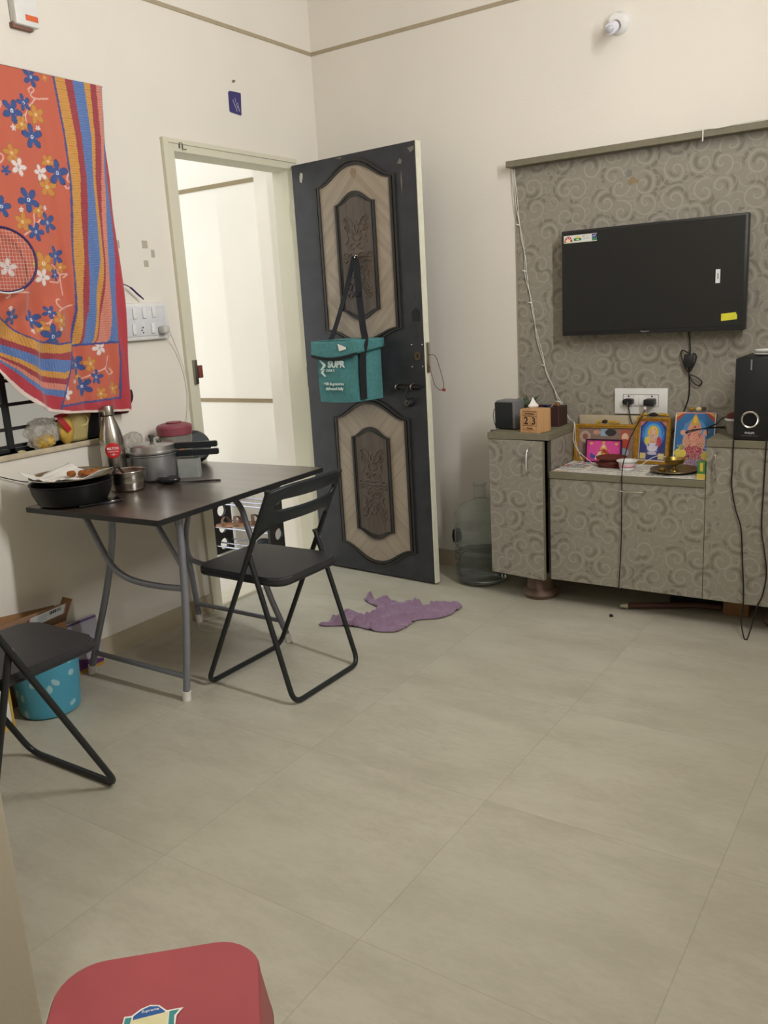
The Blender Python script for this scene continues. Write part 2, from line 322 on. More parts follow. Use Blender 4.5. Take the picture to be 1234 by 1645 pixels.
def shapes(u, v, layers, bg):
    out = np.tile(h2(bg), (len(u), 1))
    for L in layers:
        k = L[0]; c = h2(L[-1])
        if k == 'r': msk = (u >= L[1]) & (v >= L[2]) & (u <= L[3]) & (v <= L[4])
        elif k == 'e': msk = ((u-L[1])/L[3])**2+((v-L[2])/L[4])**2 <= 1
        elif k == 'E': q = np.sqrt(((u-L[1])/L[3])**2+((v-L[2])/L[4])**2); msk = (q <= 1) & (q >= L[5])
        elif k == 'p':
            pts = L[1]; msk = np.zeros(len(u), bool); j = len(pts)-1
            for i in range(len(pts)):
                xi, yi = pts[i]; xj, yj = pts[j]; cr = ((yi > v) != (yj > v)) & (u < (xj-xi)*(v-yi)/((yj-yi) or 1e-9)+xi); msk ^= cr; j = i
        elif k == 'l':
            (x0, y0), (x1, y1), w = L[1], L[2], L[3]; dx, dy = x1-x0, y1-y0; t = np.clip(((u-x0)*dx+(v-y0)*dy)/(dx*dx+dy*dy+1e-9), 0, 1); msk = np.hypot(u-x0-t*dx, v-y0-t*dy) <= w
        elif k == 'n': msk = (rng.rand(len(u)) < L[1]) & (u >= L[2]) & (v >= L[3]) & (u <= L[4]) & (v <= L[5])
        out[msk] = c
    return out
def painted_sheet(name, w, h, nx, ny, mx, layers, bg, parent, m=None, bend=None):
    mb = MB(); mb.grid(lambda a, b: ((a-.5)*w, b*h, bend(a, b) if bend else 0), nx, ny)
    me_o = mb.build(name, m or PAINTED, None, smooth=True)
    paint_colors(me_o.data, lambda co: shapes(co[:, 0]/w+.5, co[:, 1]/h, layers, bg))
    me_o.data.transform(mx)
    if parent is not None:
        me_o.data.transform(WM[parent.name].inverted()); me_o.parent = parent; WM[me_o.name] = WM[parent.name]
    return me_o

# ================================================================== THE ROOM
H = 2.95; T = .11
def wall(name, boxes, m=WALL):
    b = MB()
    for lo, hi in boxes: b.box(lo, hi)
    return struct(b.build(name, m, smooth=False))
wall('floor', [((-.0, -4.5, -.1), (3.06, 0, 0))], FLOOR)
wall('ceiling', [((-.12, -4.5, H), (3.16, .12, H+.1))], CEIL)
wall('wall_back', [((0, 0, 0), (3.16, .12, H))])
wall('wall_right', [((3.06, -4.5, 0), (3.16, 0, H))])
wall('wall_front', [((1.415, -4.6, 0), (3.16, -4.5, H))])
pb = MB(); pb.box((0, -4.5, 0), (1.415, -2.95, H), .008); struct(pb.build('wall_partition', PART))
DY0, DY1, DZ = -1.0, -.235, 2.0                    # door opening in the left wall
WY0, WY1, WZ0, WZ1 = -2.75, -1.53, .885, 2.02      # window opening
wall('wall_left', [((-T, -3.0, 0), (0, WY0, H)), ((-T, WY0, 0), (0, WY1, WZ0)), ((-T, WY0, WZ1), (0, WY1, H)), ((-T, WY1, 0), (0, DY0-.04, H)), ((-T, DY0-.04, DZ+.04), (0, DY1+.03, H)), ((-T, DY1+.03, 0), (0, 0, H))])
b = MB(); b.box((-.001, -3.0, 2.548), (.004, 0, 2.564)); struct(b.build('trim_1', GROOVE, smooth=False))
b = MB(); b.box((0, -.004, 2.548), (3.06, .001, 2.564)); struct(b.build('trim_2', GROOVE, smooth=False))
SK = mat('beige_skirting_tile', 'b3a78f', .4, noise=.08, nscale=8)
b = MB(); b.box((0, -2.95, 0), (.012, DY0-.06, .083)); struct(b.build('baseboard_left', SK, smooth=False))
b = MB(); b.box((0, -.012, 0), (3.06, 0, .083)); struct(b.build('baseboard_back', SK, smooth=False))
b = MB(); b.box((3.048, -4.5, 0), (3.06, -.012, .083)); struct(b.build('baseboard_right', SK, smooth=False))
# door frame with a rebate
b = MB()
for x0, x1, o in ((-T-.005, -.03, 0), (-.03, .012, .022)):
    b.box((x0, DY0-.062, 0), (x1, DY0-o*.0, DZ+.048)); b.box((x0, DY1, 0), (x1, DY1+.035, DZ+.048)); b.box((x0, DY0-.001, DZ), (x1, DY1+.001, DZ+.048))
b.box((.012, DY0-.062, 0), (.018, DY0-.035, DZ+.048)); b.box((.012, DY0-.035, DZ+.03), (.018, DY1+.035, DZ+.048))
struct(b.build('trim_3', FRAME, smooth=False))
b = MB(); b.box((-T-.02, DY0, -.02), (.01, DY1, .012), .004); struct(b.build('trim_4', mat('door_sill_marble', 'd9d2be', .3), smooth=False))
# corridor outside
wall('wall_corridor', [((-3.2, .05, -.1), (-T, .17, 2.9))], OUT)
b = MB()
for z in (2.03, .825): b.box((-3.2, .046, z), (-T-.2, .052, z+.022))
struct(b.build('trim_5', mat('corridor_groove', '8f8062', .8), smooth=False))
wall('floor_corridor', [((-3.2, -4.0, -.2), (-T, .05, -.09))], mat('corridor_floor_tile', 'd8d2c6', .3))
b = MB(); b.box((-T-.16, -.20, -.02), (-T, .05, 2.7)); struct(b.build('wall_corridor_return', OUT, smooth=False))
wall('wall_duct', [((-1.25, -4.0, -.02), (-1.15, -1.32, 2.6))], DUCT)
wall('wall_duct_end', [((-1.25, -1.42, -.02), (-T, -1.32, 2.6))], OUT); wall('duct_shade_slab', [((-.85, -4.0, 2.6), (-T, -1.32, 2.7))], OUT)  # roof slab is unseen, added over the duct to keep daylight off it
b = MB(); b.box((-1.15, -1.70, -.02), (-1.12, -1.60, 2.6)); struct(b.build('trim_6', mat('brown_tile_column', '8d7b6d', .5), smooth=False))
b = MB(); b.box((-1.15, -4.0, .70), (-.95, -1.75, .78)); struct(b.build('trim_7', mat('pale_ledge', 'c5cfc0', .6), smooth=False))
# window: frame, sill and black grille
w1 = empty('window_1', (-.055, (WY0+WY1)/2, WZ0), kind='structure')
b = MB(); b.box((-T-.02, WY0, WZ0-.02), (.012, WY1, WZ0), .003); b.build('window_sill', mat('dusty_sill', 'c2b59c', .6, noise=.15, nscale=25), w1)
b = MB()
for z in (.905, .968, 1.055, 1.14, 1.23, 1.32, 1.41, 1.5, 1.6, 1.7, 1.8, 1.9, 1.99): b.box((-.056, WY0, z-.006), (-.046, WY1, z+.006))
for y in (WY0+.01, -2.32, -1.9, WY1-.012): b.box((-.058, y-.011, WZ0), (-.044, y+.011, WZ1))
b.build('window_grille', BLACKM, w1, smooth=False)
b = MB(); b.box((-.058, WY0, WZ0), (-.044, WY1, WZ0+.012)); b.build('grille_bottom_rail', BLACKM, w1, smooth=False)
# tube light fitting on the right wall that lights the room (out of frame)
t = empty('tube_light', (3.0, -1.75, 2.33), label='white tube light batten fixed high on the right wall', cat='light')
b = MB(); b.box((2.97, -2.38, 2.30), (3.06, -1.12, 2.36), .01); b.build('housing', WHITEP, t)
b = MB(); b.tube([(2.945, -2.35, 2.33), (2.945, -1.15, 2.33)], .013); b.build('tube', mat('lit_tube', 'fff4e0', .4, emit=6.), t)
for y in (-2.37, -1.155): b = MB(); b.box((2.93, y, 2.315), (2.975, y+.025, 2.345), .004); b.build('end_cap', WHITEP, t)

# ================================================================== OPEN DOOR
door = empty('door_1', (.03, -.259, 0), -.086, kind='structure')
D = WM['door_1']
def dp(u, off, z): return D @ Vector((u, off, z))
def dbuild(b, name, m, parent=door, **k): # built in the leaf's own axes
    bmesh.ops.transform(b.bm, matrix=D, verts=b.bm.verts); return b.build(name, m, parent, **k)
b = MB(); b.box((0, 0, .01), (.742, .032, 2.01)); leaf = dbuild(b, 'door_leaf', DOORD, smooth=False)
b = MB(); b.box((.742, -.001, .01), (.747, .033, 2.01)); dbuild(b, 'door_edge', DOORE, smooth=False)['label'] = 'cream painted edge'
def panel(u0, u1, zs0, zs1, za, zb, n=14):   # arched outline: sides between zs0..zs1, ogee arch top apex za, bottom apex zb
    top, bot = [], []
    for i in range(2*n+1):
        t = i/(2*n); u = u1+(u0-u1)*t; k = abs(2*t-1); s = .5+.5*math.cos(PI*min(1, k**1.15)); top.append((u, zs1+(za-zs1)*s))
        u = u0+(u1-u0)*t; bot.append((u, zs0+(zb-zs0)*s))
    return top+bot
def carve(b, cx, z0, z1):
    def P(l, r=.0035):
        for sgn in (1, -1): b.tube([(cx+sgn*u, -.008, z) for u, z in [(q.x, q.y) for q in smoothpath([(a, c, 0) for a, c in l], 5)]], r, 6)
    h = z1-z0; zc = (z0+z1)/2
    for s in (1, -1):
        f = lambda l: [(u, zc+s*v*h/2) for u, v in l]
        P(f([(.005, .06), (.03, .10), (.055, .05), (.075, .10), (.085, .06)])); P(f([(0, .22), (.02, .30), (.04, .26), (.035, .18), (.015, .2)])); P(f([(.01, .35), (.03, .42), (.02, .52), (.045, .6), (.05, .72)]))
        P(f([(.05, .55), (.07, .62), (.06, .7), (.045, .64)])); P(f([(.02, .68), (.035, .8), (.06, .86), (.07, .78), (.055, .76)])); P(f([(.0, .5), (.012, .62), (.0, .75)])); P(f([(.065, .3), (.05, .4), (.06, .5)], ), .003)
    P([(0, zc), (.04, zc+.004), (.088, zc)], .004)
for nm, o, i in (('upper_panel', (.175, .595, 1.23, 1.882, 1.958, 1.178), (.268, .506, 1.313, 1.796, 1.848, 1.268)), ('lower_panel', (.186, .61, .156, .795, .870, .078), (.278, .516, .235, .708, .758, .190))):
    g = 0.03
    b = MB(); b.prism(panel(*o), -.004, .002); pn = dbuild(b, nm, VEN, smooth=False)
    O = panel(o[0]-g, o[1]+g, o[2]-.01, o[3]+.01, o[4]+g, o[5]-g)
    b = MB(); b.ring(O, panel(o[0]-.019, o[1]+.019, o[2]-.005, o[3]+.005, o[4]+.019, o[5]-.019), -.008, 0); b.ring(panel(o[0]-.013, o[1]+.013, o[2]-.003, o[3]+.003, o[4]+.013, o[5]-.013), panel(*o), -.010, 0)
    dbuild(b, 'panel_moulding', MOULD, pn, smooth=False)
    b = MB(); b.prism(panel(*i), -.007, 0); dbuild(b, 'carved_panel', CARVE, pn, smooth=False)
    b = MB(); b.ring(panel(*i), panel(i[0]+.012, i[1]-.012, i[2]+.003, i[3]-.003, i[4]-.012, i[5]+.012), -.013, 0); b.ring(panel(i[0]+.017, i[1]-.017, i[2]+.004, i[3]-.004, i[4]-.018, i[5]+.018), panel(i[0]+.021, i[1]-.021, i[2]+.005, i[3]-.005, i[4]-.024, i[5]+.024), -.010, 0)
    dbuild(b, 'inner_moulding', MOULD, pn, smooth=False)
    b = MB(); carve(b, (i[0]+i[1])/2, i[2]+.03, i[3]-.03); dbuild(b, 'carved_scrolls', CARVEB, pn)
b = MB(); b.box((.383, -.02, 1.545), (.397, -.008, 1.565), .002); b.tube(smoothpath([(.39, -.014, 1.55), (.39, -.03, 1.545), (.39, -.032, 1.557)], 4), .003, 8); dbuild(b, 'door_hook', CHROME)
bolt = MB(); bolt.tube([(.56, -.014, .955), (.725, -.014, .955)], .006, 10); bolt.box((.575, -.004, .943), (.705, 0, .967), .001)
bolt = dbuild(bolt, 'sliding_bolt', mat('dark_metal', '3a3835', .3, .8))
for u in (.585, .672):
    b = MB(); b.tube(smoothpath([(u, 0, .94), (u, -.024, .95), (u, -.024, .962), (u, 0, .97)], 4), .004, 8); dbuild(b, 'bolt_bracket', STEEL, bolt)
b = MB(); b.tube([(.65, -.014, .955), (.645, -.03, .93), (.643, -.03, .905)], .004, 8); dbuild(b, 'bolt_handle', BLACKM, bolt)
lk = MB(); lk.lathe([(0, 0), (.02, 0), (.02, .02), (.012, .034), (0, .034)], n=24, mx=Matrix.Translation((.655, 0, .884)) @ Matrix.Rotation(PI/2, 4, 'X')); lk = dbuild(lk, 'door_lock', BLACKM)
b = MB(); b.lathe([(.0075, .034), (.012, .034), (.012, .038), (.0075, .038), (.0075, .034)], n=20, mx=Matrix.Translation((.655, 0, .884)) @ Matrix.Rotation(PI/2, 4, 'X')); dbuild(b, 'lock_ring', CHROME, lk)
for (u, z) in ((.674, 1.146), (.733, 1.145), (.671, 1.047), (.731, 1.047)):
    b = MB(); b.lathe([(0, .006), (.004, .004), (.005, 0)], n=10, mx=Matrix.Translation((u, 0, z)) @ Matrix.Rotation(PI/2, 4, 'X')); dbuild(b, 'screw', CHROME)
b = MB(); b.ring(rrect(.703, 1.095, .03, .036, .01), rrect(.703, 1.095, .014, .02, .005), -.004, 0); dbuild(b, 'keyhole_plate', BRASS, smooth=False)
b = MB(); b.prism([(.685, 1.25), (.72, 1.25), (.724, 1.29), (.703, 1.31), (.68, 1.29)], -.003, 0); dbuild(b, 'dark_patch', mat('door_patch', '1c1b1a', .6), smooth=False)
b = MB(); b.box((.746, .002, 1.02), (.757, .026, 1.155), .002); lp = dbuild(b, 'latch_plate', STEEL)
b = MB(); b.tube(smoothpath([(.757, .014, 1.10), (.79, .012, 1.095), (.81, .012, 1.05), (.832, .012, .965), (.815, .012, .94), (.785, .012, .96), (.768, .012, 1.01), (.757, .012, 1.05)], 5), .0016, 6); dbuild(b, 'cord_loop', mat('red_brown_cord', '6b3a33', .8), lp)
b = MB(); b.box((.825, .006, .935), (.84, .016, .948), .003); dbuild(b, 'cord_knot', mat('red_cord', '8e2f28', .8), lp)
for z in (.25, 1.0, 1.8):
    b = MB(); b.tube([(-.004, .004, z-.05), (-.004, .004, z+.05)], .006, 10); dbuild(b, 'hinge', STEEL)
b = MB(); b.prism([(.05, 1.955), (.058, 1.972), (.072, 1.965), (.069, 1.945), (.06, 1.925), (.05, 1.93)], -.0015, 0); dbuild(b, 'scuff_mark', mat('chipped_paint', 'b7b4ac', .8), smooth=False)

# ================================================================== CARRIER BAG ON THE DOOR HOOK
bag = empty('delivery_bag', (.40, -.42, .905), label='teal insulated delivery bag hanging by black straps from the door hook', cat='bag')
x0, x1, y0, y1, z0, z1 = .292, .508, -.50, -.335, .905, 1.17
def bagfn(face):
    def f(a, c):
        if face == 'f': return (x0+(x1-x0)*a, y0-.012*math.sin(PI*a)*math.sin(PI*c)-.003*math.sin(9*a+5*c), z0+(z1-z0)*c-.004*math.sin(PI*a))
        if face == 'r': return (x1+.03*a-.008*math.sin(PI*c)*math.sin(2*PI*a), y0+(y1-y0)*a, z0+(z1-z0)*c)
        if face == 'l': return (x0+.01*a, y0+(y1-y0)*a, z0+(z1-z0)*c)
        if face == 'b': return (x0+.01+(x1+.02-x0)*a, y1, z0+(z1-z0)*c)
        if face == 'd': return (x0+(x1-x0)*a+(.03*a)*c, y0+(y1-y0)*c, z0-.004*math.sin(PI*a)*(1-c))
        return (x0+(x1-x0)*a+(.03*a)*c, y0+(y1-y0)*c, z1-.004+.004*math.sin(PI*a))
    return f
b = MB()
for k in 'frlbdt': b.grid(bagfn(k), 14, 14)
bmesh.ops.remove_doubles(b.bm, verts=b.bm.verts, dist=.004)
b.build('bag_body', TEAL, bag)
b = MB(); b.grid(lambda a, c: (x0-.022+(x1-x0+.045)*a, y0-.016-.008*math.sin(PI*a)+.004*c, z1-.042-.022*math.sin(PI*(a*.9+.1))*(1-c)+.055*c), 18, 8)
b.grid(lambda a, c: (x0-.022+(x1-x0+.045)*a+.03*a*c, y0-.012+(y1-y0+.01)*c, z1+.013+.004*math.sin(PI*a)), 18, 6)
b.grid(lambda a, c: (x1+.023+.03*a, y0-.012+(y1-y0+.01)*a, z1-.045+.058*c+.02*a*(1-c)), 8, 6)
bmesh.ops.remove_doubles(b.bm, verts=b.bm.verts, dist=.003)
fl = b.build('bag_flap', TEAL, bag, solid=.004)
b = MB(); b.ribbon([(x0-.022+(x1-x0+.045)*a, y0-.018-.008*math.sin(PI*a), z1-.045-.022*math.sin(PI*(a*.9+.1))) for a in [i/16 for i in range(17)]], .012, .004, (0, 0, 1)); b.build('flap_binding', STRAPM, fl)
hk = dp(.389, -.03, 1.548)
b = MB(); b.ribbon(smoothpath([(x0+.005, -.42, z1-.0), (x0+.035, -.41, z1+.045), (.37, -.35, 1.40), (hk.x-.01, hk.y-.0, hk.z-.005), (hk.x+.005, hk.y-.004, hk.z+.002)], 5), .026, .003, (1, 0, 0.2)); b.build('strap', STRAPM, bag)
b = MB(); b.ribbon(smoothpath([(hk.x, hk.y-.004, hk.z+.002), (hk.x+.015, hk.y-.012, hk.z-.03), (.46, -.37, 1.38), (.505, -.42, 1.24), (x1+.032, -.46, z1+.01), (x1+.024, -.475, 1.1), (x1+.017, -.475, z0+.01)], 5), .032, .003, (.55, .85, 0)); b.build('strap', STRAPM, bag)
b = MB(); b.box((.425, -.385, 1.375), (.47, -.365, 1.40), .004); b.build('strap_buckle', BLACK, bag)
fx, fz = (1, 0, 0), (0, 0, 1)
def bm_(x, z): return frame_mx((x, y0-.0145, z), fx, fz)
text('logo_lettering', 'SUPR', .041, bm_(.406, 1.077), PRINT, bag, .0015, .0016, shear=.1); text('logo_lettering', 'DAILY', .018, bm_(.373, 1.049), PRINT, bag, .0015)
text('slogan_lettering', 'Milk & groceries', .019, bm_(.387, .988), PRINT, bag, .0015, .0003, sx=.9); text('slogan_lettering', 'delivered daily', .019, bm_(.389, .966), PRINT, bag, .0015, .0003, sx=.9)
b = MB(); yy = y0-.0145
def chev(pts, w): b.ribbon([(x, yy, z) for x, z in pts], w, .003, (0, 0, 1))
b.prism([(.312, 1.098), (.320, 1.098), (.346, 1.078), (.346, 1.070), (.322, 1.052), (.313, 1.052), (.334, 1.074)], yy-.002, yy+.001); b.prism([(.340, 1.056), (.332, 1.056), (.319, 1.044), (.319, 1.038), (.338, 1.023), (.345, 1.023), (.330, 1.041)], yy-.002, yy+.001)
b.build('logo_mark', PRINT, bag, smooth=False)
b = MB(); b.prism([(.435, 1.170), (.478, 1.155), (.478, 1.146), (.442, 1.138)], y0-.030, y0-.026); b.build('paper_tag', PAPER, bag, smooth=False)
text('slogan_lettering', 'SUPR DAILY', .014, frame_mx((.40, y0-.02, z1+.004), fx, (0, .25, 1)), PRINT, bag, .001)

# ================================================================== TV WALL
wp = empty('wall_panel', (1.9, 0, .6), label='grey swirl patterned laminate panel on the wall behind the television', cat='wall panel')
b = MB(); b.box((1.093, -.014, .58), (2.78, 0, 1.885)); b.build('backing_board', LAM, wp, smooth=False)
b = MB(); b.box((1.073, -.07, 1.882), (2.80, 0, 1.908), .002); b.build('top_ledge', EDGE, wp, smooth=False)
b = MB(); b.prism([(1.60, 1.772), (1.618, 1.782), (1.63, 1.77), (1.645, 1.765), (1.64, 1.752), (1.622, 1.758), (1.605, 1.748), (1.596, 1.758)], -.0152, -.014); b.build('stain', mat('ochre_stain', '8c7a5c', .7), wp, smooth=False)
b = MB(); b.prism([(1.585, 1.80), (1.60, 1.815), (1.615, 1.805), (1.612, 1.785), (1.592, 1.78)], -.0152, -.014); b.build('stain', mat('grey_stain', '7c7a76', .7), wp, smooth=False)

def handle(b, p0, p1, out=.026, r=.0035):
    p0, p1 = Vector(p0), Vector(p1); o = Vector((0, -out, 0)); m = (p0+p1)/2
    b.tube(smoothpath([p0, p0+o*.8+(p1-p0)*.06, p0+o+(p1-p0)*.3, p1+o-(p1-p0)*.3, p1+o*.8-(p1-p0)*.06, p1], 6), r, 8); return b
def cabinet(name, x0, x1, ztop, doors, label, leftopen=False):
    c = empty(name, ((x0+x1)/2, -.18, .124), label=label, cat='cabinet')
    yb = -.016; yf = -.343; t = .016; zb = .124
    b = MB(); b.box((x0, yf, zb), (x0+t, yb, ztop-.028)); b.box((x1-t, yf, zb), (x1, yb, ztop-.028)); b.box((x0+t, yf, zb), (x1-t, yb, zb+t)); b.box((x0+t, yb-.006, zb+t), (x1-t, yb, ztop-.028)); b.box((x0+t, yf+.03, (zb+ztop)/2-.008), (x1-t, yb-.006, (zb+ztop)/2+.008))
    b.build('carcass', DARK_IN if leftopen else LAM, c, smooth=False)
    b = MB(); b.box((x0-.004 if leftopen else x0, -.3665, ztop-.028), (x1, -.0142, ztop), .0015); b.build('top_board', EDGE, c, smooth=False)
    for (a0, a1, hp, ang, hinge_left) in doors:
        zt = ztop-.030
        b = MB(); b.box((a0+.001, -.361, zb), (a1-.001, -.344, zt)); M = Matrix.Identity(4)
        if ang: M = Matrix.Translation((a0, -.344, 0)) @ Matrix.Rotation(-ang, 4, 'Z') @ Matrix.Translation((-a0, .344, 0))
        bmesh.ops.transform(b.bm, matrix=M, verts=b.bm.verts); d = b.build('door', LAM, c, smooth=False)
        b = MB(); b.box((a1-.0012, -.3612, zb), (a1-.0004, -.3438, zt)); bmesh.ops.transform(b.bm, matrix=M, verts=b.bm.verts); b.build('door_edging', EDGE, d, smooth=False)
        b = MB(); handle(b, *hp); bmesh.ops.transform(b.bm, matrix=M, verts=b.bm.verts); b.build('handle', CHROME, d)
    return c
lc = cabinet('cabinet', 1.100, 1.3826, .762, [(1.100, 1.372, ((1.312, -.361, .705), (1.308, -.361, .600)), .13, True)], 'tall left cabinet of the television unit with its patterned door ajar', True)
b = MB(); b.box((1.3828, -.343, .603), (1.3838, -.015, .733)); b.build('side_facing', LAM, lc, smooth=False)
cabinet('cabinet', 1.3830, 2.0200, .602, [(1.3830, 2.0200, ((1.688, -.361, .543), (1.792, -.361, .545)), 0, True)], 'low middle cabinet of the television unit with one wide handle, below the framed pictures')
cabinet('cabinet', 2.0205, 2.70, .762, [(2.0205, 2.36, ((2.058, -.361, .712), (2.058, -.361, .612)), 0, True), (2.36, 2.70, ((2.66, -.361, .712), (2.66, -.361, .612)), 0, True)], 'tall right cabinet of the television unit below the black speaker')
for x, y in ((1.285, -.25), (2.3, -.2)):
    b = MB(); b.lathe([(0, 0), (.07, 0), (.082, .02), (.075, .035), (.06, .045), (.058, .118), (.066, .124), (0, .124)], (x, y, 0), 32)
    tag(b.build('furniture_foot', mat('brown_plastic_pot', '6a5547', .6)), 'round brown pot foot propping the left cabinet off the floor' if x < 2 else 'round brown pot foot propping the right cabinet off the floor', 'foot')
# television
tv = empty('television', (1.713, -.06, 1.37), label='black wall mounted flat television with stickers on its screen', cat='television')
b = MB(); b.box((1.339, -.098, 1.153), (2.087, -.055, 1.589), .004); b.build('bezel', TVB, tv)
b = MB(); b.box((1.45, -.055, 1.2), (1.98, -.035, 1.52), .01); b.build('back_housing', BLACK, tv); b = MB(); b.box((1.6, -.036, 1.25), (1.82, -.0142, 1.5)); b.build('wall_bracket', BLACKM, tv, smooth=False)
b = MB(); b.box((1.349, -.100, 1.170), (2.077, -.097, 1.580)); b.build('screen', SCREEN, tv, smooth=False)
text('brand_lettering', 'Panasonic', .009, frame_mx((1.700, -.0985, 1.161), fx, fz), mat('grey_print', '9a9a9a', .5), tv, .0006)
mxs = lambda x, z: frame_mx((x, -.1008, z), fx, fz)
painted_sheet('energy_sticker', .145, .031, 120, 28, mxs(1.4235, 1.538), [('r', 0, 0, 1, 1, 'd9d9d4'), ('e', .14, .12, .125, .75, 'b8322c'), ('e', .14, .12, .07, .42, 'e6d9b0'), ('r', 0, 0, 1, .14, 'c9cfc0'), ('l', (.04, .3), (.1, .5), .012, 'e8e0e0'), ('l', (.1, .55), (.12, .75), .012, 'e8e0e0'), ('l', (.17, .55), (.16, .75), .012, 'e8e0e0'), ('l', (.2, .45), (.25, .6), .012, 'e8e0e0'), ('r', .31, .25, .53, .58, '2e7d4a'), ('e', .42, .68, .07, .14, 'd9c75a'), ('r', .38, .35, .47, .45, 'c6e0cc'), ('r', .57, .7, .64, .84, '9aa0a4'), ('r', .67, .74, .76, .8, 'a8a8a8'), ('r', .57, .34, .80, .38, 'a8a8a8'), ('r', .57, .48, .78, .52, 'b0b0b0'), ('r', .85, .1, 1, .95, '2d3370'), ('r', .85, .1, 1, .45, '3f7d58'), ('l', (.87, .6), (.92, .8), .012, 'd0d4e8'), ('l', (.93, .6), (.97, .8), .012, 'd0d4e8')], 'd9d9d4', tv)
painted_sheet('barcode_sticker', .017, .052, 20, 50, mxs(1.983, 1.336), [('r', .38, .3, .62, .72, '6b6e70')], 'dfe3e3', tv)
b = MB(); b.prism([(2.0, 1.190), (2.059, 1.195), (2.059, 1.214), (2.055, 1.215), (2.055, 1.222), (2.0, 1.218)], -.1012, -.100); st = b.build('yellow_sticker', mat('yellow_sticker_paper', 'd8d23a', .6), tv, smooth=False)
# cables of the television
b = MB(); b.tube(smoothpath([(1.86, -.045, 1.17), (1.862, -.03, 1.13), (1.866, -.026, 1.075), (1.860, -.022, 1.03), (1.862, -.024, .99), (1.866, -.022, .93), (1.862, -.024, .87), (1.838, -.03, .80), (1.82, -.05, .75), (1.77, -.06, .71), (1.70, -.06, .715), (1.64, -.05, .76), (1.617, -.04, .83), (1.616, -.035, .862)], 6), .0028, 8)
c = b.build('power_cable', CABLE); tag(c, 'black television cable looping down the panel to the left socket', 'cable')
b = MB(); b.tube(smoothpath([(1.866, -.03, 1.06), (1.836, -.03, 1.075), (1.832, -.03, 1.05), (1.862, -.03, .985), (1.892, -.03, 1.04), (1.88, -.03, 1.06), (1.866, -.03, 1.0), (1.866, -.03, .978), (1.895, -.03, .965), (1.917, -.03, .945), (1.905, -.03, .93), (1.88, -.03, .945), (1.866, -.03, .975)], 6), .0028, 8); b.build('cable_loop', CABLE, c)
b = MB(); b.box((1.845, -.045, 1.005), (1.882, -.03, 1.06), .006); b.build('cable_adapter', BLACK, c)
# socket plate
so = empty('socket_plate', (1.663, -.014, .863), label='white modular socket plate on the patterned panel under the television', cat='socket')
b = MB(); b.box((1.549, -.026, .807), (1.778, -.0142, .918), .003); b.build('plate', WHITEP, so)
b = MB(); b.ring(rrect(1.664, .866, .155, .053, .002), rrect(1.664, .866, .151, .049, .002), -.0268, -.0255); b.build('gap_line', mat('grey_gap', '77766f', .7), so, smooth=False)
for x in (1.612, 1.712): b = MB(); b.lathe([(0, 0), (.0035, 0), (.0035, .0015), (0, .0015)], n=12, mx=Matrix.Translation((x, -.026, .884)) @ Matrix.Rotation(PI/2, 4, 'X')); b.build('socket_hole', BLACK, so)
b = MB(); b.box((1.636, -.030, .846), (1.653, -.026, .886), .001); b.box((1.657, -.031, .846), (1.674, -.026, .886), .001); b.build('switch', WHITEP, so)
b = MB(); b.prism(rrect(1.614, .862, .044, .026, .012), -.052, -.026); b.tube([(1.614, -.05, .86), (1.616, -.055, .845)], .004, 8); tag(b.build('power_plug', BLACK), 'flat black plug in the left hole of the socket plate', 'plug')
b = MB(); b.box((1.690, -.078, .848), (1.732, -.026, .876), .005); ch = b.build('charger', BLACK); tag(ch, 'black charger block in the right hole of the socket plate', 'charger')
b = MB(); b.box((1.690, -.07, .832), (1.702, -.058, .848), .002); b.build('charger_jack', WHITEP, ch)
b = MB(); b.tube(smoothpath([(1.696, -.064, .835), (1.68, -.09, .79), (1.672, -.2, .72), (1.69, -.33, .65), (1.698, -.372, .60), (1.699, -.374, .5), (1.697, -.374, .3), (1.69, -.374, .15), (1.685, -.35, .11), (1.684, -.2, .10)], 7), .0022, 8); tag(b.build('charger_cable', CABLE), 'thin dark cable hanging down the front of the middle cabinet', 'cable')

# ------------------------------------------------------------------ pictures and offerings on the low cabinet
ZS = .6022
painted_sheet('newspaper', .62, .335, 150, 70, Matrix.Translation((1.70, -.362, ZS+.0012)), [('r', .03, .06+.11*i, .97, .10+.11*i, '8f8c84') for i in range(8)]+[('r', x, 0, x+.012, 1, 'd8d5cc') for x in (.2, .4, .6, .8)]+[('r', .05, .3, .17, .5, '8a8780'), ('r', .62, .1, .78, .3, '77746c'), ('r', 0, 0, .12, .09, 'b9a08e'), ('l', (0, .35), (.13, .8), .02, 'a05c48'), ('l', (0, .2), (.2, .9), .012, '5f6f93'), ('n', .25, 0, 0, 1, 1, 'dcd9d0')], 'd0ccc2', None, bend=lambda a, c: .0008*math.sin(9*a+3*c))
tag(bpy.data.objects['newspaper'], 'printed newspaper sheet covering the low cabinet top', 'newspaper')
def figure_layers(bg, halo, body, skin, extra=[]):
    return [('e', .5, .62, .30, .25, halo), ('e', .5, .66, .17, .17, skin[0]), ('p', [(.36, .76), (.5, .98), (.64, .76)], skin[1]), ('e', .5, .42, .28, .2, body), ('p', [(.15, .12), (.85, .12), (.72, .34), (.5, .45), (.28, .34)], body), ('e', .3, .45, .08, .14, skin[0]), ('e', .7, .45, .08, .14, skin[0]), ('e', .5, .48, .13, .16, skin[0]), ('e', .5, .4, .05, .12, skin[1]), ('e', .45, .68, .02, .015, '3b2a22'), ('e', .55, .68, .02, .015, '3b2a22'), ('r', .4, .52, .6, .54, 'c9a04a')]+extra
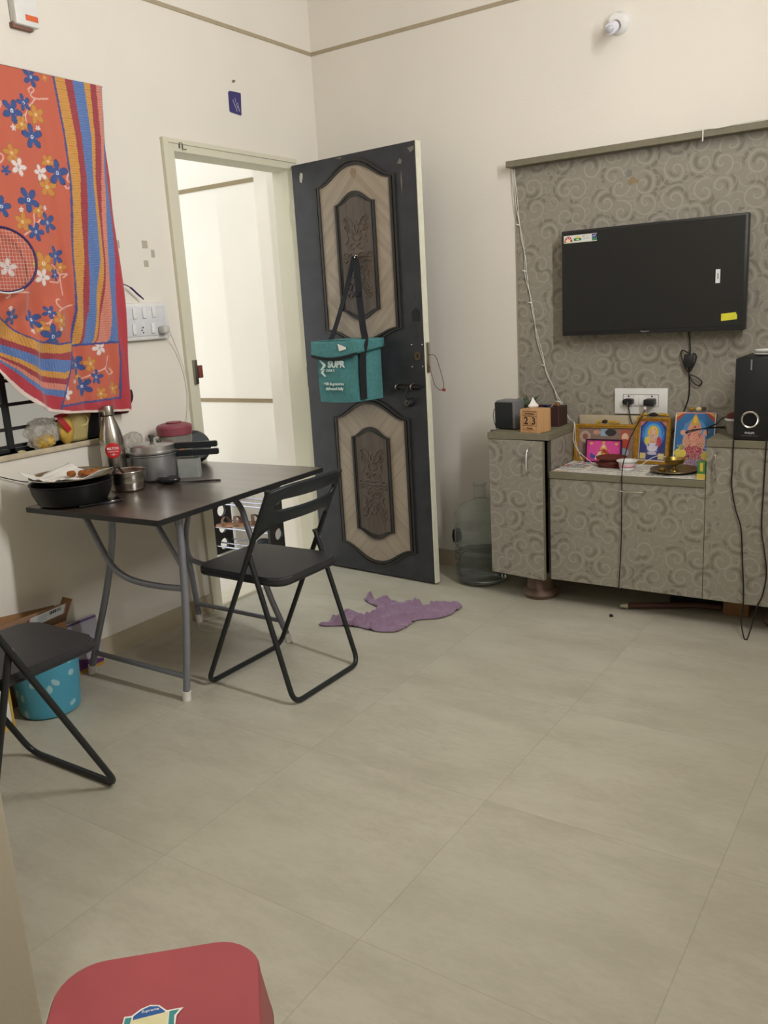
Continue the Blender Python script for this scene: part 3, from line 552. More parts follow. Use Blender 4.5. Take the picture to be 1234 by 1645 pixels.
def framed(name, x0, x1, z1, yb, tilt, rz, fw, mat_f, layers, bg, label, depth=.018, nx=90, ny=90):
    w = x1-x0; e = empty(name, ((x0+x1)/2, yb, ZS), rz, label=label, cat='picture'); M = WM[e.name] @ Matrix.Rotation(-tilt, 4, 'X')
    h = (z1-ZS)/math.cos(tilt)
    if fw:
        b = MB(); b.ring(rrect(0, h/2, w, h, .002, 2), rrect(0, h/2, w-2*fw, h-2*fw, .001, 2), -depth*.5, depth*.5); b.ring(rrect(0, h/2, w-.3*fw, h-.3*fw, .002, 2), rrect(0, h/2, w-1.1*fw, h-1.1*fw, .001, 2), -depth*.8, -depth*.5)
        bmesh.ops.transform(b.bm, matrix=M, verts=b.bm.verts); b.build('frame', mat_f, e, smooth=False)
    b = MB(); b.box((-w/2+fw*.5, -.001, fw*.5), (w/2-fw*.5, depth*.4, h-fw*.5)); bmesh.ops.transform(b.bm, matrix=M, verts=b.bm.verts); b.build('back_board', CARDD if fw else PAPER, e, smooth=False)
    painted_sheet('print', w-2*fw, h-2*fw, nx, ny, M @ frame_mx((0, -.0022, fw), fx, fz), layers, bg, e)
    return e, M, h
g1 = [('r', .0, .0, 1, 1, '7d675c'), ('n', .3, 0, 0, 1, 1, '91776a'), ('e', .12, .7, .10, .2, 'a89482'), ('e', .12, .7, .05, .1, '8d4f43'), ('r', .40, .72, .52, .98, '8fa6b5'), ('e', .58, .85, .1, .12, '2f2a28'), ('r', .76, .35, .93, .95, 'a8503f'), ('e', .84, .7, .06, .14, 'd7b29a'), ('e', .84, .5, .09, .15, 'b7432f'), ('e', .80, .2, .12, .14, '9aa0b0'), ('e', .33, .85, .07, .08, 'b88b7a')]
e1, M1, h1 = framed('framed_picture', 1.388, 1.668, .765, -.088, .18, .05, .017, GOLD, g1, '7d675c', 'wide gold framed picture at the left, partly hidden by the pink one')
b = MB(); b.box((1.392, -.034, ZS), (1.690, -.0165, .80), .001); tag(b.build('cream_board', mat('cream_board', 'b3a88e', .7)), 'cream board leaning on the panel behind the wide gold framed picture', 'board')
for i, (x, z) in enumerate([(1.49, .768), (1.504, .770), (1.552, .769), (1.566, .770), (1.578, .768), (1.54, .770)]):
    b = MB(); b.lathe([(0, -.007), (.006, -.005), (.009, 0), (.006, .005), (0, .007)], (x, -.068+.0*i, z+.006), 9, ripple=lambda a: 1+.2*math.sin(5*a)); tag(b.build('marigold_flower', mat('yellow_marigold', 'b4912f', .8)), 'dried yellow flower lying on the top edge of the wide gold frame', 'flower', 'flowers on the wide gold frame')
b = MB(); b.lathe([(0, -.009), (.010, -.006), (.013, 0), (.009, .007), (0, .009)], (1.522, -.068, .777), 9, ripple=lambda a: 1+.2*math.sin(4*a)); tag(b.build('withered_flower', mat('withered_flower', '2b2320', .8)), 'dark withered flower on the top edge of the wide gold frame', 'flower')
pk = [('e', .5, .5, .45, .55, 'd84a9a'), ('e', .13, .85, .05, .06, 'd8b14a'), ('e', .88, .85, .05, .06, 'd8b14a'), ('e', .5, .62, .1, .15, 'd8a24e'), ('e', .5, .72, .06, .1, 'e3c39a'), ('p', [(.28, .08), (.74, .08), (.66, .45), (.5, .62), (.36, .45)], 'a42e28'), ('p', [(.25, .1), (.42, .1), (.45, .5), (.35, .45)], 'e2d2b0'), ('e', .5, .9, .05, .07, 'd8b14a'), ('e', .19, .22, .07, .1, '3f4f9a'), ('e', .14, .3, .04, .08, '3f4f9a'), ('e', .8, .3, .04, .08, 'c84a4a'), ('r', .46, .25, .56, .4, 'd9a03a'), ('n', .15, .3, .05, .7, .6, 'c98a5a')]
framed('framed_picture', 1.448, 1.608, .704, -.113, .16, .04, .006, mat('dark_purple_frame', '3a1c3c', .35), pk, 'c93f8c', 'small bright pink picture in a thin dark purple frame', .01)
bl = [('r', 0, 0, 1, 1, '303a78'), ('e', .5, .66, .42, .34, '2f6fc0'), ('e', .5, .68, .30, .25, '4fa0d8'), ('e', .5, .70, .2, .17, 'e3b83a'), ('p', [(.1, .75), (.35, .25), (.65, .25), (.9, .75), (.7, .4), (.5, .3), (.3, .4)], 'c9c6d8'), ('e', .5, .55, .16, .18, 'd3a98e'), ('e', .43, .72, .06, .06, 'd8b090'), ('e', .57, .72, .06, .06, 'd8b090'), ('e', .5, .75, .07, .08, 'e0bb9a'), ('e', .3, .5, .1, .1, 'd8c23a'), ('e', .72, .48, .09, .12, 'b83a4a'), ('p', [(.42, .15), (.58, .15), (.62, .45), (.38, .45)], 'd8d2e0'), ('e', .5, .2, .16, .05, 'b8b4c8'), ('r', .06, .05, .28, .2, 'c9b97a'), ('r', .72, .05, .94, .2, 'c9b97a'), ('r', .4, .45, .6, .48, 'c8683a'), ('n', .12, .3, .15, .7, .65, 'e0d3d8'), ('n', .08, .3, .3, .7, .8, '8f5a3a'), ('E', .5, .5, .72, .72, .95, '303a78'), ('r', 0, 0, 1, .025, 'c9c0b0'), ('r', 0, 0, .025, 1, 'c9c0b0'), ('r', .975, 0, 1, 1, 'c9c0b0'), ('r', 0, .97, 1, 1, 'c98a78'), ('p', [(0, 1), (.25, 1), (0, .82)], 'c07a6a'), ('p', [(1, 1), (.75, 1), (1, .82)], 'c07a6a')]
framed('framed_picture', 1.660, 1.806, .800, -.094, .16, -.06, .014, GOLD, bl, '303a78', 'upright gold framed picture with a blue ground in the middle of the shelf')
gn = figure_layers('2f6a9f', '3f85bb', 'a04a62', ('c9957f', 'bd9a4a'), [('e', .5, .5, .1, .12, 'd9967e'), ('e', .5, .3, .22, .08, 'a83457'), ('e', .22, .62, .07, .05, 'd59a80'), ('e', .78, .62, .07, .05, 'd59a80'), ('e', .18, .24, .15, .09, 'd6c24a'), ('e', .84, .2, .14, .09, 'c8b54a'), ('e', .2, .35, .08, .05, '8a8a4a'), ('p', [(.2, .02), (.8, .02), (.7, .14), (.3, .14)], '8f6f8f'), ('n', .14, .1, .0, .9, .4, 'd8c9a0'), ('n', .10, .25, .3, .75, .8, 'b8705f'), ('n', .06, .3, .3, .7, .95, '7b3f3a'), ('e', .5, .86, .05, .07, 'd8b13a'), ('p', [(0, 1), (.28, 1), (0, .78)], 'a8452f'), ('p', [(1, 1), (.72, 1), (1, .78)], 'a8452f'), ('E', .5, .45, .8, .62, .93, 'c9a85a'), ('r', 0, 0, .03, 1, 'd8d0c8'), ('r', .97, 0, 1, 1, 'd8d0c8'), ('r', 0, .975, 1, 1, 'd0908a'), ('r', .47, .7, .53, .74, 'b0302a')])
framed('picture_card', 1.822, 1.984, .822, -.096, .24, .04, 0, None, gn, '2f6a9f', 'unframed picture card with a seated figure on bright blue, at the right of the shelf', .006)
for k, (x, z, m_, w_) in enumerate([(1.685, .803, 'b4912f', 'yellow'), (1.70, .806, 'b4912f', 'yellow'), (1.762, .806, 'b4912f', 'yellow'), (1.776, .805, 'b4912f', 'yellow'), (1.79, .803, 'b4912f', 'yellow')]):
    b = MB(); b.lathe([(0, -.007), (.006, -.005), (.010, 0), (.006, .006), (0, .008)], (x, -.066, z+.006), 9, ripple=lambda a: 1+.2*math.sin(5*a)); tag(b.build('marigold_flower', mat('yellow_marigold', m_, .8)), 'dried yellow flower on the top edge of the upright gold frame', 'flower', 'flowers on the upright gold frame')
b = MB(); b.lathe([(0, -.009), (.014, -.006), (.018, 0), (.009, .007), (0, .009)], (1.732, -.066, .812), 9, ripple=lambda a: 1+.2*math.sin(4*a)); tag(b.build('withered_flower', mat('withered_flower', '2b2320', .8)), 'dark withered flower on the top edge of the upright gold frame', 'flower')
for x, m_, w_ in ((1.885, '9a7a2c', 'dark yellow'), (1.912, 'cfc28f', 'pale'), (1.933, '4a3a2c', 'small dark')):
    b = MB(); b.lathe([(0, -.009), (.009, -.006), (.013 if x < 1.93 else .008, 0), (.009, .007), (0, .010)], (x, -.046, .835), 9, ripple=lambda a: 1+.2*math.sin(5*a)); tag(b.build('dried_flower', mat('dried_flower', m_, .8)), w_+' dried flower on top of the blue picture card', 'flower')
b = MB(); b.lathe([(0, 0), (.055, 0), (.06, .012), (.063, .012), (.066, .016), (.05, .018), (.047, .03), (.062, .034), (.064, .04), (.058, .04), (.044, .03), (0, .026)], (1.588, -.180, ZS+.002), 40); tag(b.build('clay_dish', CLAY), 'dark red clay incense dish in front of the pink picture', 'dish')
bw = empty('plastic_bowl', (1.677, -.242, ZS), label='small white plastic bowl on the newspaper', cat='bowl')
b = MB(); b.lathe([(0, .001), (.029, .001), (.036, .036), (.043, .037), (.043, .040), (.034, .040), (.027, .006), (0, .004)], (1.677, -.242, ZS+.0015), 40); b.build('bowl', WHITEP, bw)
b = MB(); b.lathe([(.0318, .012), (.0345, .025)], (1.677, -.242, ZS+.0015), 40); b.build('pink_band', mat('pink_print', 'd6a3ac', .5), bw, solid=.0006)
b = MB(); b.lathe([(0, 0), (.06, 0), (.085, .008), (.095, .012), (.094, .014), (.08, .011), (.058, .004), (0, .004)], (1.868, -.235, ZS+.0015), 48); tag(b.build('brass_plate', BRASS), 'round dull brass plate on the newspaper, holding the brass lamp', 'plate')
lm = empty('oil_lamp', (1.872, -.245, ZS+.006), label='small polished brass oil lamp standing on the brass plate', cat='lamp')
b = MB(); b.lathe([(0, 0), (.018, 0), (.016, .004), (.006, .01), (.005, .018), (.012, .024), (.034, .032), (.042, .05), (.040, .051), (.030, .036), (0, .03)], (1.868, -.235, ZS+.0058), 36); b.build('lamp_bowl', BRASSL, lm)
b = MB(); b.tube(smoothpath([(1.905, -.22, .652), (1.916, -.214, .662), (1.912, -.216, .668)], 4), .003, 8); b.build('lamp_lip', BRASSL, lm)
b = MB(); b.lathe([(0, 0), (.012, 0), (.016, .01), (.008, .016), (0, .016)], (1.828, -.262, ZS+.006), 20); tag(b.build('brass_cup', BRASSL), 'tiny brass cup on the left of the brass plate', 'cup')
b = MB(); b.box((1.985, -.352, ZS+.001), (2.016, -.325, .672), .002); ag = b.build('incense_box', mat('green_printed_card', '3e7d3c', .5)); tag(ag, 'small green and yellow incense box at the right end of the low shelf', 'box')
b = MB(); b.box((1.984, -.3528, ZS+.001), (2.0165, -.3515, .625)); b.box((1.996, -.3528, .635), (2.008, -.3515, .668)); b.build('yellow_print', mat('yellow_print', 'c9b04a', .5), ag, smooth=False)
for pts in ([(1.71, -.2, .607), (1.76, -.16, .645), (1.80, -.14, .648), (1.84, -.16, .607)], [(1.70, -.23, .609), (1.74, -.26, .606), (1.78, -.27, .606)], [(1.42, -.14, .66), (1.46, -.16, .635), (1.52, -.19, .606)], [(1.43, -.13, .63), (1.45, -.15, .606), (1.42, -.2, .606)]):
    b = MB(); b.tube(smoothpath(pts, 5), .0014, 6); tag(b.build('light_string_wire', WCABLE), 'thin white end of the light string lying among the pictures', 'string lights', 'loose ends of the light string')

# string of lights down the left edge of the panel
sl = empty('string_lights', (1.14, -.02, .8), label='thin white string lights running down the left side of the panel to the shelf', cat='string lights')
path = [(1.096, -.03, 1.875), (1.100, -.022, 1.75), (1.112, -.022, 1.66), (1.122, -.02, 1.58), (1.136, -.022, 1.50), (1.140, -.02, 1.42), (1.158, -.022, 1.34), (1.170, -.02, 1.25), (1.188, -.022, 1.15), (1.214, -.02, 1.06), (1.232, -.022, .99), (1.264, -.022, .92), (1.288, -.024, .87), (1.326, -.03, .815), (1.35, -.05, .785), (1.40, -.12, .775), (1.405, -.13, .70), (1.43, -.13, .64)]
for k in range(2):
    b = MB(); b.tube(smoothpath([(x+.004*math.sin(i*1.7+k*2.5), y-.003*k, z) for i, (x, y, z) in enumerate(path)], 6), .0014, 6); b.build('wire', WCABLE, sl)
for (x, z, dx) in ((1.116, 1.64, -.02), (1.128, 1.535, .018), (1.14, 1.44, -.016), (1.166, 1.30, -.018), (1.224, 1.02, -.015), (1.298, .855, -.02), (1.30, .85, .015)):
    b = MB(); b.tube([(x, -.024, z), (x+dx*.6, -.03, z+.004)], .0022, 8); b.tube([(x+dx*.6, -.03, z+.004), (x+dx, -.032, z+.007)], .0012, 6); b.build('bulb', mat('frosted_led', 'e8e8e0', .3), sl)
b = MB(); b.tube(smoothpath([(2.30, -.04, 1.92), (2.15, -.06, 1.913), (2.05, -.073, 1.911), (1.96, -.074, 1.906), (1.90, -.073, 1.912), (1.855, -.072, 1.9105)], 6), .0016, 6); b.tube([(1.905, -.073, 1.91), (1.905, -.074, 1.868)], .003, 6); tag(b.build('string_lights_tail', WCABLE), 'white light string lying along the top ledge at the upper right', 'string lights')

# ------------------------------------------------------------------ things on the tall left cabinet
ZC = .7625
sp = empty('speaker', (1.15, -.24, ZC), -.12, label='small black and silver speaker at the left end of the tall left cabinet', cat='speaker'); M = WM[sp.name]
b = MB(); b.box((-.058, -.04, 0), (.05, .045, .128), .012); bmesh.ops.transform(b.bm, matrix=M, verts=b.bm.verts); b.build('housing', mat('silver_grey_plastic', '6d6e70', .4), sp)
b = MB(); b.box((-.055, -.0415, .004), (.036, -.037, .120), .004); bmesh.ops.transform(b.bm, matrix=M, verts=b.bm.verts); b.build('grille', mat('black_speaker_mesh', '191c1d', .7, noise=.3, nscale=300), sp)
b = MB(); b.tube(smoothpath([(1.10, -.26, .84), (1.082, -.26, .85), (1.075, -.26, .82), (1.09, -.28, .79), (1.11, -.30, .766), (1.095, -.33, .766), (1.115, -.35, .766)], 5), .0018, 6); b.build('lead', CABLE, sp)
ca = empty('block_calendar', (1.30, -.30, ZC), -.22, label='pale wooden block calendar showing the day 23', cat='calendar'); M = WM[ca.name]
cb = lambda bb, n_, m_, p_=ca, **k: (bmesh.ops.transform(bb.bm, matrix=M, verts=bb.bm.verts), bb.build(n_, m_, p_, **k))[1]
b = MB(); b.ring(rrect(0, .05, .105, .10, .003), rrect(-.004, .05, .076, .082, .002), -.045, .02); b.prism(rrect(0, .05, .105, .10, .003), .02, .03); cb(b, 'case', CALW, smooth=False)
for k, ch_ in enumerate('23'):
    b = MB(); b.box((-.042+.039*k, -.042, .029), (-.0045+.039*k, .0, .069), .002); q = cb(b, 'number_block', CALW)
    text('numeral', ch_, .044, M @ frame_mx((-.0235+.039*k, -.0424, .049), fx, fz), CALD, q, .0006, .0008)
for z, s_ in ((.080, 'SEPTEMBER'), (.0185, 'Sunday')):
    b = MB(); b.box((-.0415, -.042, z-.009), (.0335, -.005, z+.009), .001); q = cb(b, 'word_bar', CALW); text('word', s_, .010 if z > .05 else .011, M @ frame_mx((-.004, -.0424, z), fx, fz), CALD, q, .0005)
b = MB(); b.lathe([(0, 0), (.017, .001), (.022, .008), (.012, .02), (.005, .035), (.0015, .043), (0, .044)], (1.278, -.285, ZC+.1005), 14, ripple=lambda a: 1+.22*math.sin(3*a+1)); tag(b.build('paper_tissue', PAPER), 'crumpled white tissue on top of the block calendar', 'tissue')
bx = empty('wooden_box', (1.28, -.12, ZC), label='dark red brown box holding odds and ends behind the calendar', cat='box')
b = MB(); b.ring(rrect(1.275, -.11, .14, .10, .004), rrect(1.275, -.11, .128, .088, .003), ZC, ZC+.085, 'xy'); b.prism(rrect(1.275, -.11, .13, .09, .003), ZC, ZC+.006, plane='xy'); b.build('box_body', mat('dark_red_brown_card', '3f2522', .6), bx, smooth=False)
b = MB(); b.grid(lambda a, c: (1.235+.06*a, -.13+.05*c, ZC+.075+.03*math.sin(3*a+4*c)*a), 6, 6); tag(b.build('blue_packet', mat('dark_blue_foil', '223a70', .35), solid=.002), 'dark blue packet sticking out of the brown box', 'packet')
b = MB(); b.tube(smoothpath([(1.29, -.12, ZC+.08), (1.31, -.11, ZC+.10), (1.33, -.12, ZC+.09), (1.32, -.10, ZC+.082), (1.30, -.11, ZC+.095)], 5), .004, 6); tag(b.build('brown_cord', CARD), 'coil of pale brown cord at the right end of the brown box', 'cord')
pl = empty('potted_plant', (1.15, -.07, ZC), label='little green plant behind the small speaker', cat='plant')
b = MB(); b.lathe([(0, 0), (.022, 0), (.028, .05), (.024, .05), (0, .045)], (1.15, -.07, ZC), 20); b.build('pot', mat('dark_pot', '3a3f3a', .6), pl)
b = MB()
for k in range(16):
    a = k*2.4; r = .03+.028*random.random(); p = Vector((1.155, -.07, ZC+.05)); q = p+Vector((r*math.cos(a)*1.3, r*math.sin(a)*.6, .05+.035*random.random())); n_ = Vector((-math.sin(a), math.cos(a), 0))*.010; mid = (p+q)/2+Vector((0, 0, .014))
    v = [b.bm.verts.new(x) for x in (p, mid+n_, q, mid-n_)]; b.bm.faces.new(v)
b.build('foliage', GREEN, pl, solid=.001)
# ------------------------------------------------------------------ things on the tall right cabinet
sw = empty('subwoofer', (2.18, -.24, ZC), label='tall black subwoofer at the front of the tall right cabinet', cat='speaker')
b = MB(); b.box((2.113, -.355, ZC), (2.243, -.05, 1.062), .003); b.build('cabinet_box', mat('black_vinyl_box', '1c1d1f', .5, noise=.1), sw)
b = MB(); b.box((2.114, -.362, ZC+.001), (2.236, -.354, 1.060), .003); b.build('front_panel', mat('black_front_cloth', '131416', .6, noise=.25, nscale=200), sw)
b = MB(); b.lathe([(.025, 0), (.031, 0), (.032, .004), (.029, .007), (.025, .004)], n=40, mx=Matrix.Translation((2.171, -.362, .840)) @ Matrix.Rotation(PI/2, 4, 'X')); b.build('port_ring', CHROME, sw)
b = MB(); b.lathe([(0, .001), (.0252, .001), (.0252, .003), (0, .001)], n=32, mx=Matrix.Translation((2.171, -.362, .840)) @ Matrix.Rotation(PI/2, 4, 'X')); b.build('port', mat('deep_black', '040404', .9), sw)
b = MB(); b.box((2.166, -.3635, 1.02), (2.171, -.362, 1.058)); b.build('indicator_strip', mat('grey_strip', '7d7f82', .4), sw, smooth=False)
text('brand_lettering', 'PHILIPS', .0105, frame_mx((2.171, -.3622, .790), fx, fz), mat('pale_grey_print', 'b8b8b8', .5), sw, .0005, .0003); text('brand_lettering', 'Multimedia Speaker System', .0055, frame_mx((2.171, -.3622, .780), fx, fz), mat('mid_grey_print', '7a7a7a', .5), sw, .0004)
for k, (z, r) in enumerate(((1.0625, .05), (1.0745, .047))):
    b = MB(); b.lathe([(0, 0), (r*.7, 0), (r, .007), (r, .010), (r*.7, .004), (0, .004)], (2.198, -.215, z), 40); tag(b.build('white_saucer', WHITEP), ('lower' if k == 0 else 'upper')+' of the two white saucers stacked on the subwoofer', 'saucer')
for pts, lab in (([(2.119, -.374, .752), (2.118, -.374, .65), (2.118, -.374, .59), (2.135, -.374, .50), (2.157, -.374, .427), (2.167, -.374, .3), (2.175, -.374, .19), (2.176, -.375, .119), (2.172, -.38, .06), (2.19, -.41, .008), (2.2, -.42, .004)], 'left of the two black speaker wires hanging before the right cabinet'), ([(2.232, -.374, .752), (2.230, -.374, .6), (2.229, -.374, .44), (2.242, -.374, .35), (2.253, -.374, .267), (2.245, -.374, .18), (2.226, -.375, .126), (2.215, -.39, .06), (2.205, -.415, .01), (2.2, -.422, .004)], 'right of the two black speaker wires hanging before the right cabinet')):
    b = MB(); b.tube(smoothpath([(pts[0][0], -.25, ZC+.003), (pts[0][0], -.36, ZC+.004)]+pts, 6), .0026, 8); tag(b.build('speaker_wire', CABLE), lab, 'wire')
b = MB(); b.tube(smoothpath([(2.112, -.2, .82), (2.05, -.2, .825), (2.02, -.22, .80), (2.0, -.26, .79), (2.005, -.28, .765)], 6), .0026, 8); b.tube(smoothpath([(2.045, -.16, .775), (2.0, -.25, .79), (1.93, -.3, .775), (1.95, -.29, .785), (2.04, -.15, .78)], 6), .0022, 8); tag(b.build('black_cable', CABLE), 'black cable bunched between the picture card and the subwoofer', 'cable')
cu = empty('cup', (2.085, -.21, ZC), label='small grey cup with a white rim half hidden behind the subwoofer', cat='cup')
b = MB(); b.lathe([(0, 0), (.022, 0), (.03, .055), (.027, .055), (.02, .004), (0, .004)], (2.085, -.21, ZC), 28); b.build('cup_body', mat('clouded_plastic', '8d887c', .5), cu)
b = MB(); b.lathe([(.029, .052), (.034, .054), (.034, .061), (.029, .061), (.029, .052)], (2.085, -.21, ZC), 28); b.build('rim', WHITEP, cu); b = MB(); b.lathe([(0, .06), (.026, .058), (.026, .074), (.014, .082), (0, .082)], (2.085, -.21, ZC), 24); b.build('red_content', CLAY, cu)
# ------------------------------------------------------------------ things below the cabinets
b = MB(); b.tube([(1.70, -.27, .018), (1.95, -.16, .02), (2.05, -.15, .02)], .013, 10); br = b.build('broom_handle', mat('dark_red_wood', '54342b', .6)); tag(br, 'dark red brown stick lying on the floor under the middle cabinet', 'stick')
b = MB(); b.tube([(1.695, -.28, .018), (1.67, -.295, .02)], [.012, .006], 8); b.build('stick_end', mat('pale_twine', 'a09a80', .7), br)
b = MB(); b.box((2.06, -.17, 0), (2.16, -.08, .06), .003); tag(b.build('cardboard_box', CARD), 'small brown box on the floor under the right cabinet', 'box')
b = MB(); b.box((1.83, -.12, 0), (2.04, -.05, .055), .006); tag(b.build('dark_bundle', mat('dark_green_cloth', '23302c', .8)), 'dark bundle on the floor behind the stick under the middle cabinet', 'bundle')
b = MB(); b.lathe([(0, 0), (.010, .001), (.007, .008), (0, .012)], (1.66, -.385, 0), 7, ripple=lambda a: 1+.3*math.sin(3*a)); tag(b.build('dirt_crumb', BLACK), 'tiny black crumb on the floor before the middle cabinet', 'crumb')

# water jug beside the cabinet
wj = empty('water_jug', (.945, -.165, 0), label='large clear plastic water jug on the floor between the door and the cabinet', cat='jug')
prof = [(0, .004), (.10, .002), (.122, .015), (.128, .04), (.128, .085), (.121, .095), (.121, .105), (.128, .115), (.128, .165), (.120, .175), (.120, .185), (.128, .195), (.127, .27), (.121, .278), (.121, .288), (.126, .298), (.122, .345), (.100, .378), (.06, .398), (.034, .408), (.030, .42), (.029, .475), (.033, .478), (.033, .486), (.027, .487)]
b = MB(); b.lathe(prof, (.945, -.165, 0), 48); b.build('jug_body', JUGM, wj, solid=.002, off=-1)
b = MB(); b.lathe([(0, .008), (.098, .007), (.117, .019), (.1235, .042), (.1235, .083), (.1165, .095), (.1165, .105), (.1235, .117), (.1235, .150), (0, .150)], (.945, -.165, 0), 48); b.build('water', WATER, wj)
b = MB(); b.lathe([(0, 0), (.02, 0), (.025, .03), (.02, .06), (.01, .07), (0, .07)], (.735, -.03, .14), 14); tag(b.build('black_ball', BLACK), 'small black round object by the wall behind the water jug', 'ball')
# bulb holder on the back wall
bh = empty('bulb_holder', (1.555, 0, 2.36), label='white wall bulb holder with a small bulb high on the back wall', cat='light')
ax = Vector((.0, -.93, -.36)).normalized(); Mh = Matrix.Translation((1.555, -.004, 2.367)) @ ax.to_track_quat('Z', 'Y').to_matrix().to_4x4()
b = MB(); b.lathe([(0, 0), (.042, 0), (.042, .012), (.034, .024), (.028, .032), (.026, .055), (0, .055)], n=36, mx=Matrix.Translation((1.555, 0, 2.367)) @ Matrix.Rotation(PI/2, 4, 'X')); b.build('holder_base', WHITEP, bh)
b = MB(); b.lathe([(.0, .05), (.021, .05), (.022, .072), (0, .072)], n=28, mx=Mh); b.build('metal_collar', mat('dark_collar', '6a6660', .4, .5), bh)
b = MB(); b.lathe([(.0, .07), (.021, .07), (.0225, .09), (.0225, .118), (.020, .124), (0, .124)], n=28, mx=Mh); b.build('bulb_body', mat('pale_lilac_plastic', 'dcdce8', .35), bh)
b = MB(); b.lathe([(.012, .124), (.014, .124), (.013, .132), (.007, .136), (0, .137)], n=24, mx=Mh); b.build('bulb_tip', mat('grey_glass', 'b5b5bb', .2), bh)

# ================================================================== LEFT WALL FITTINGS
sb = empty('switchboard', (0, -1.26, 1.315), label='white switchboard with a plug on the left wall beside the door', cat='switchboard')
b = MB(); b.box((0, -1.40, 1.245), (.032, -1.152, 1.393), .008); b.build('box', WHITEP, sb); b = MB(); b.box((.032, -1.385, 1.262), (.036, -1.172, 1.380), .002); b.build('plate', mat('cool_white_plastic', 'd5d7dc', .35), sb)
for y, z in ((-1.335, 1.352), (-1.285, 1.353), (-1.235, 1.354), (-1.345, 1.29), (-1.248, 1.292)):
    b = MB(); b.box((.036, y-.009, z-.021), (.042, y+.009, z+.021), .002); b.build('switch', WHITEP, sb)
for y, z in ((-1.305, 1.285), (-1.298, 1.296), (-1.298, 1.276)):
    b = MB(); b.lathe([(0, 0), (.0035, 0), (.0035, .001), (0, .001)], n=10, mx=Matrix.Translation((.0362, y, z)) @ Matrix.Rotation(PI/2, 4, 'Y')); b.build('socket_hole', mat('dark_grey', '555555', .6), sb)
b = MB(); b.box((.037, -1.222, 1.268), (.075, -1.188, 1.298), .007); tag(b.build('phone_plug', mat('grey_white_plastic', 'c4c2bd', .4)), 'pale plug in the lower right socket of the switchboard', 'plug')
b = MB(); b.tube(smoothpath([(.074, -1.20, 1.283), (.05, -1.17, 1.27), (.02, -1.115, 1.20), (.014, -1.078, 1.10), (.014, -1.072, 1.0), (.016, -1.085, .93), (.02, -1.11, .86), (.015, -1.18, .70), (.012, -1.28, .5), (.014, -1.25, .36), (.016, -1.17, .2), (.018, -1.17, .1), (.05, -1.20, .01), (.14, -1.27, .005), (.22, -1.25, .005), (.20, -1.15, .005), (.10, -1.12, .005), (.06, -1.2, .005)], 7), .0018, 6); tag(b.build('thin_white_cable', WCABLE), 'thin pale cable running from the switchboard plug down to the floor', 'cable')
cs = empty('door_chime', (0, -1.63, 2.36), label='white door chime with an orange stripe at the top left of the wall', cat='door chime')
b = MB(); b.box((0, -1.684, 2.328), (.035, -1.592, 2.50), .006); b.build('chime_body', WHITEP, cs); b = MB(); b.box((.035, -1.646, 2.345), (.0365, -1.598, 2.363)); b.build('stripe', mat('orange_label', 'd9693a', .5), cs, smooth=False); b = MB(); b.box((.0, -1.690, 2.318), (.02, -1.61, 2.336), .002); b.build('back_plate', mat('brown_back_plate', '7f5a4c', .6), cs)
nc = empty('wall_card', (0, -.588, 2.246), label='small dark blue card stuck on the wall above the door', cat='card')
b = MB(); b.prism([(-.626, 2.285), (-.618, 2.292), (-.549, 2.294), (-.547, 2.288), (-.555, 2.200), (-.560, 2.199), (-.624, 2.204), (-.628, 2.208)], 0, .004, plane='yz'); b.build('card', NAVY, nc, smooth=False)
b = MB(); b.tube([(.0045, -.605, 2.258), (.0045, -.582, 2.212)], .0018, 6); b.tube([(.0045, -.590, 2.268), (.0045, -.577, 2.225)], .0012, 6); b.tube([(.0045, -.575, 2.25), (.0045, -.567, 2.214)], .0018, 6); b.build('drawn_figure', mat('silver_print', 'a8a8bc', .5), nc)
for (y, z, w_, h_, lab_) in ((-1.206, 1.623, .028, .03, 'topmost of the three grey tape patches left of the door frame'), (-1.168, 1.588, .018, .03, 'grey tape patch nearest the door frame'), (-1.21, 1.548, .024, .026, 'lowest of the three grey tape patches left of the door frame'), (-1.345, 1.62, .02, .03, 'grey tape patch on the wall close beside the towel')):
    b = MB(); b.box((-.0005, y-w_/2, z-h_/2), (.0008, y+w_/2, z+h_/2)); tag(b.build('tape_residue', mat('grey_tape_residue', 'b3ab9a', .8), smooth=False), lab_, 'tape residue', 'tape residues on the left wall')
b = MB(); b.lathe([(0, 0), (.006, 0), (.004, .012), (0, .014)], n=10, mx=Matrix.Translation((0, -.588, 2.336)) @ Matrix.Rotation(PI/2, 4, 'Y')); tag(b.build('wall_nail', mat('rusty_nail', '8d7e6e', .6)), 'small nail in the wall just above the blue card', 'nail')
b = MB(); b.tube([(.018, -.972, 2.012), (.018, -.972, 2.034), (.018, -.955, 2.034), (.018, -.955, 2.010), (.018, -.935, 2.012)], .002, 6); tag(b.build('frame_hook', mat('dark_wire', '4c4a46', .5, .6)), 'bent wire hook on the top left of the door frame', 'hook')
lt = empty('strike_plate', (.0, -1.01, 1.095), label='metal strike plate with a dark red catch on the left jamb of the door', cat='latch')
b = MB(); b.box((.012, -1.03, 1.04), (.024, -1.008, 1.145), .002); b.build('plate', STEEL, lt); b = MB(); b.box((.012, -1.008, 1.065), (.03, -.985, 1.12), .003); b.build('catch', mat('dull_red_metal', '7b3f3c', .5), lt)
b = MB(); b.box((.012, -1.016, .50), (.024, -1.0, .53), .003); b.tube([(.02, -1.0, .515), (.02, -.985, .515)], .005, 8); tag(b.build('lower_catch', BRASS), 'small brass catch low on the left jamb of the door', 'catch')

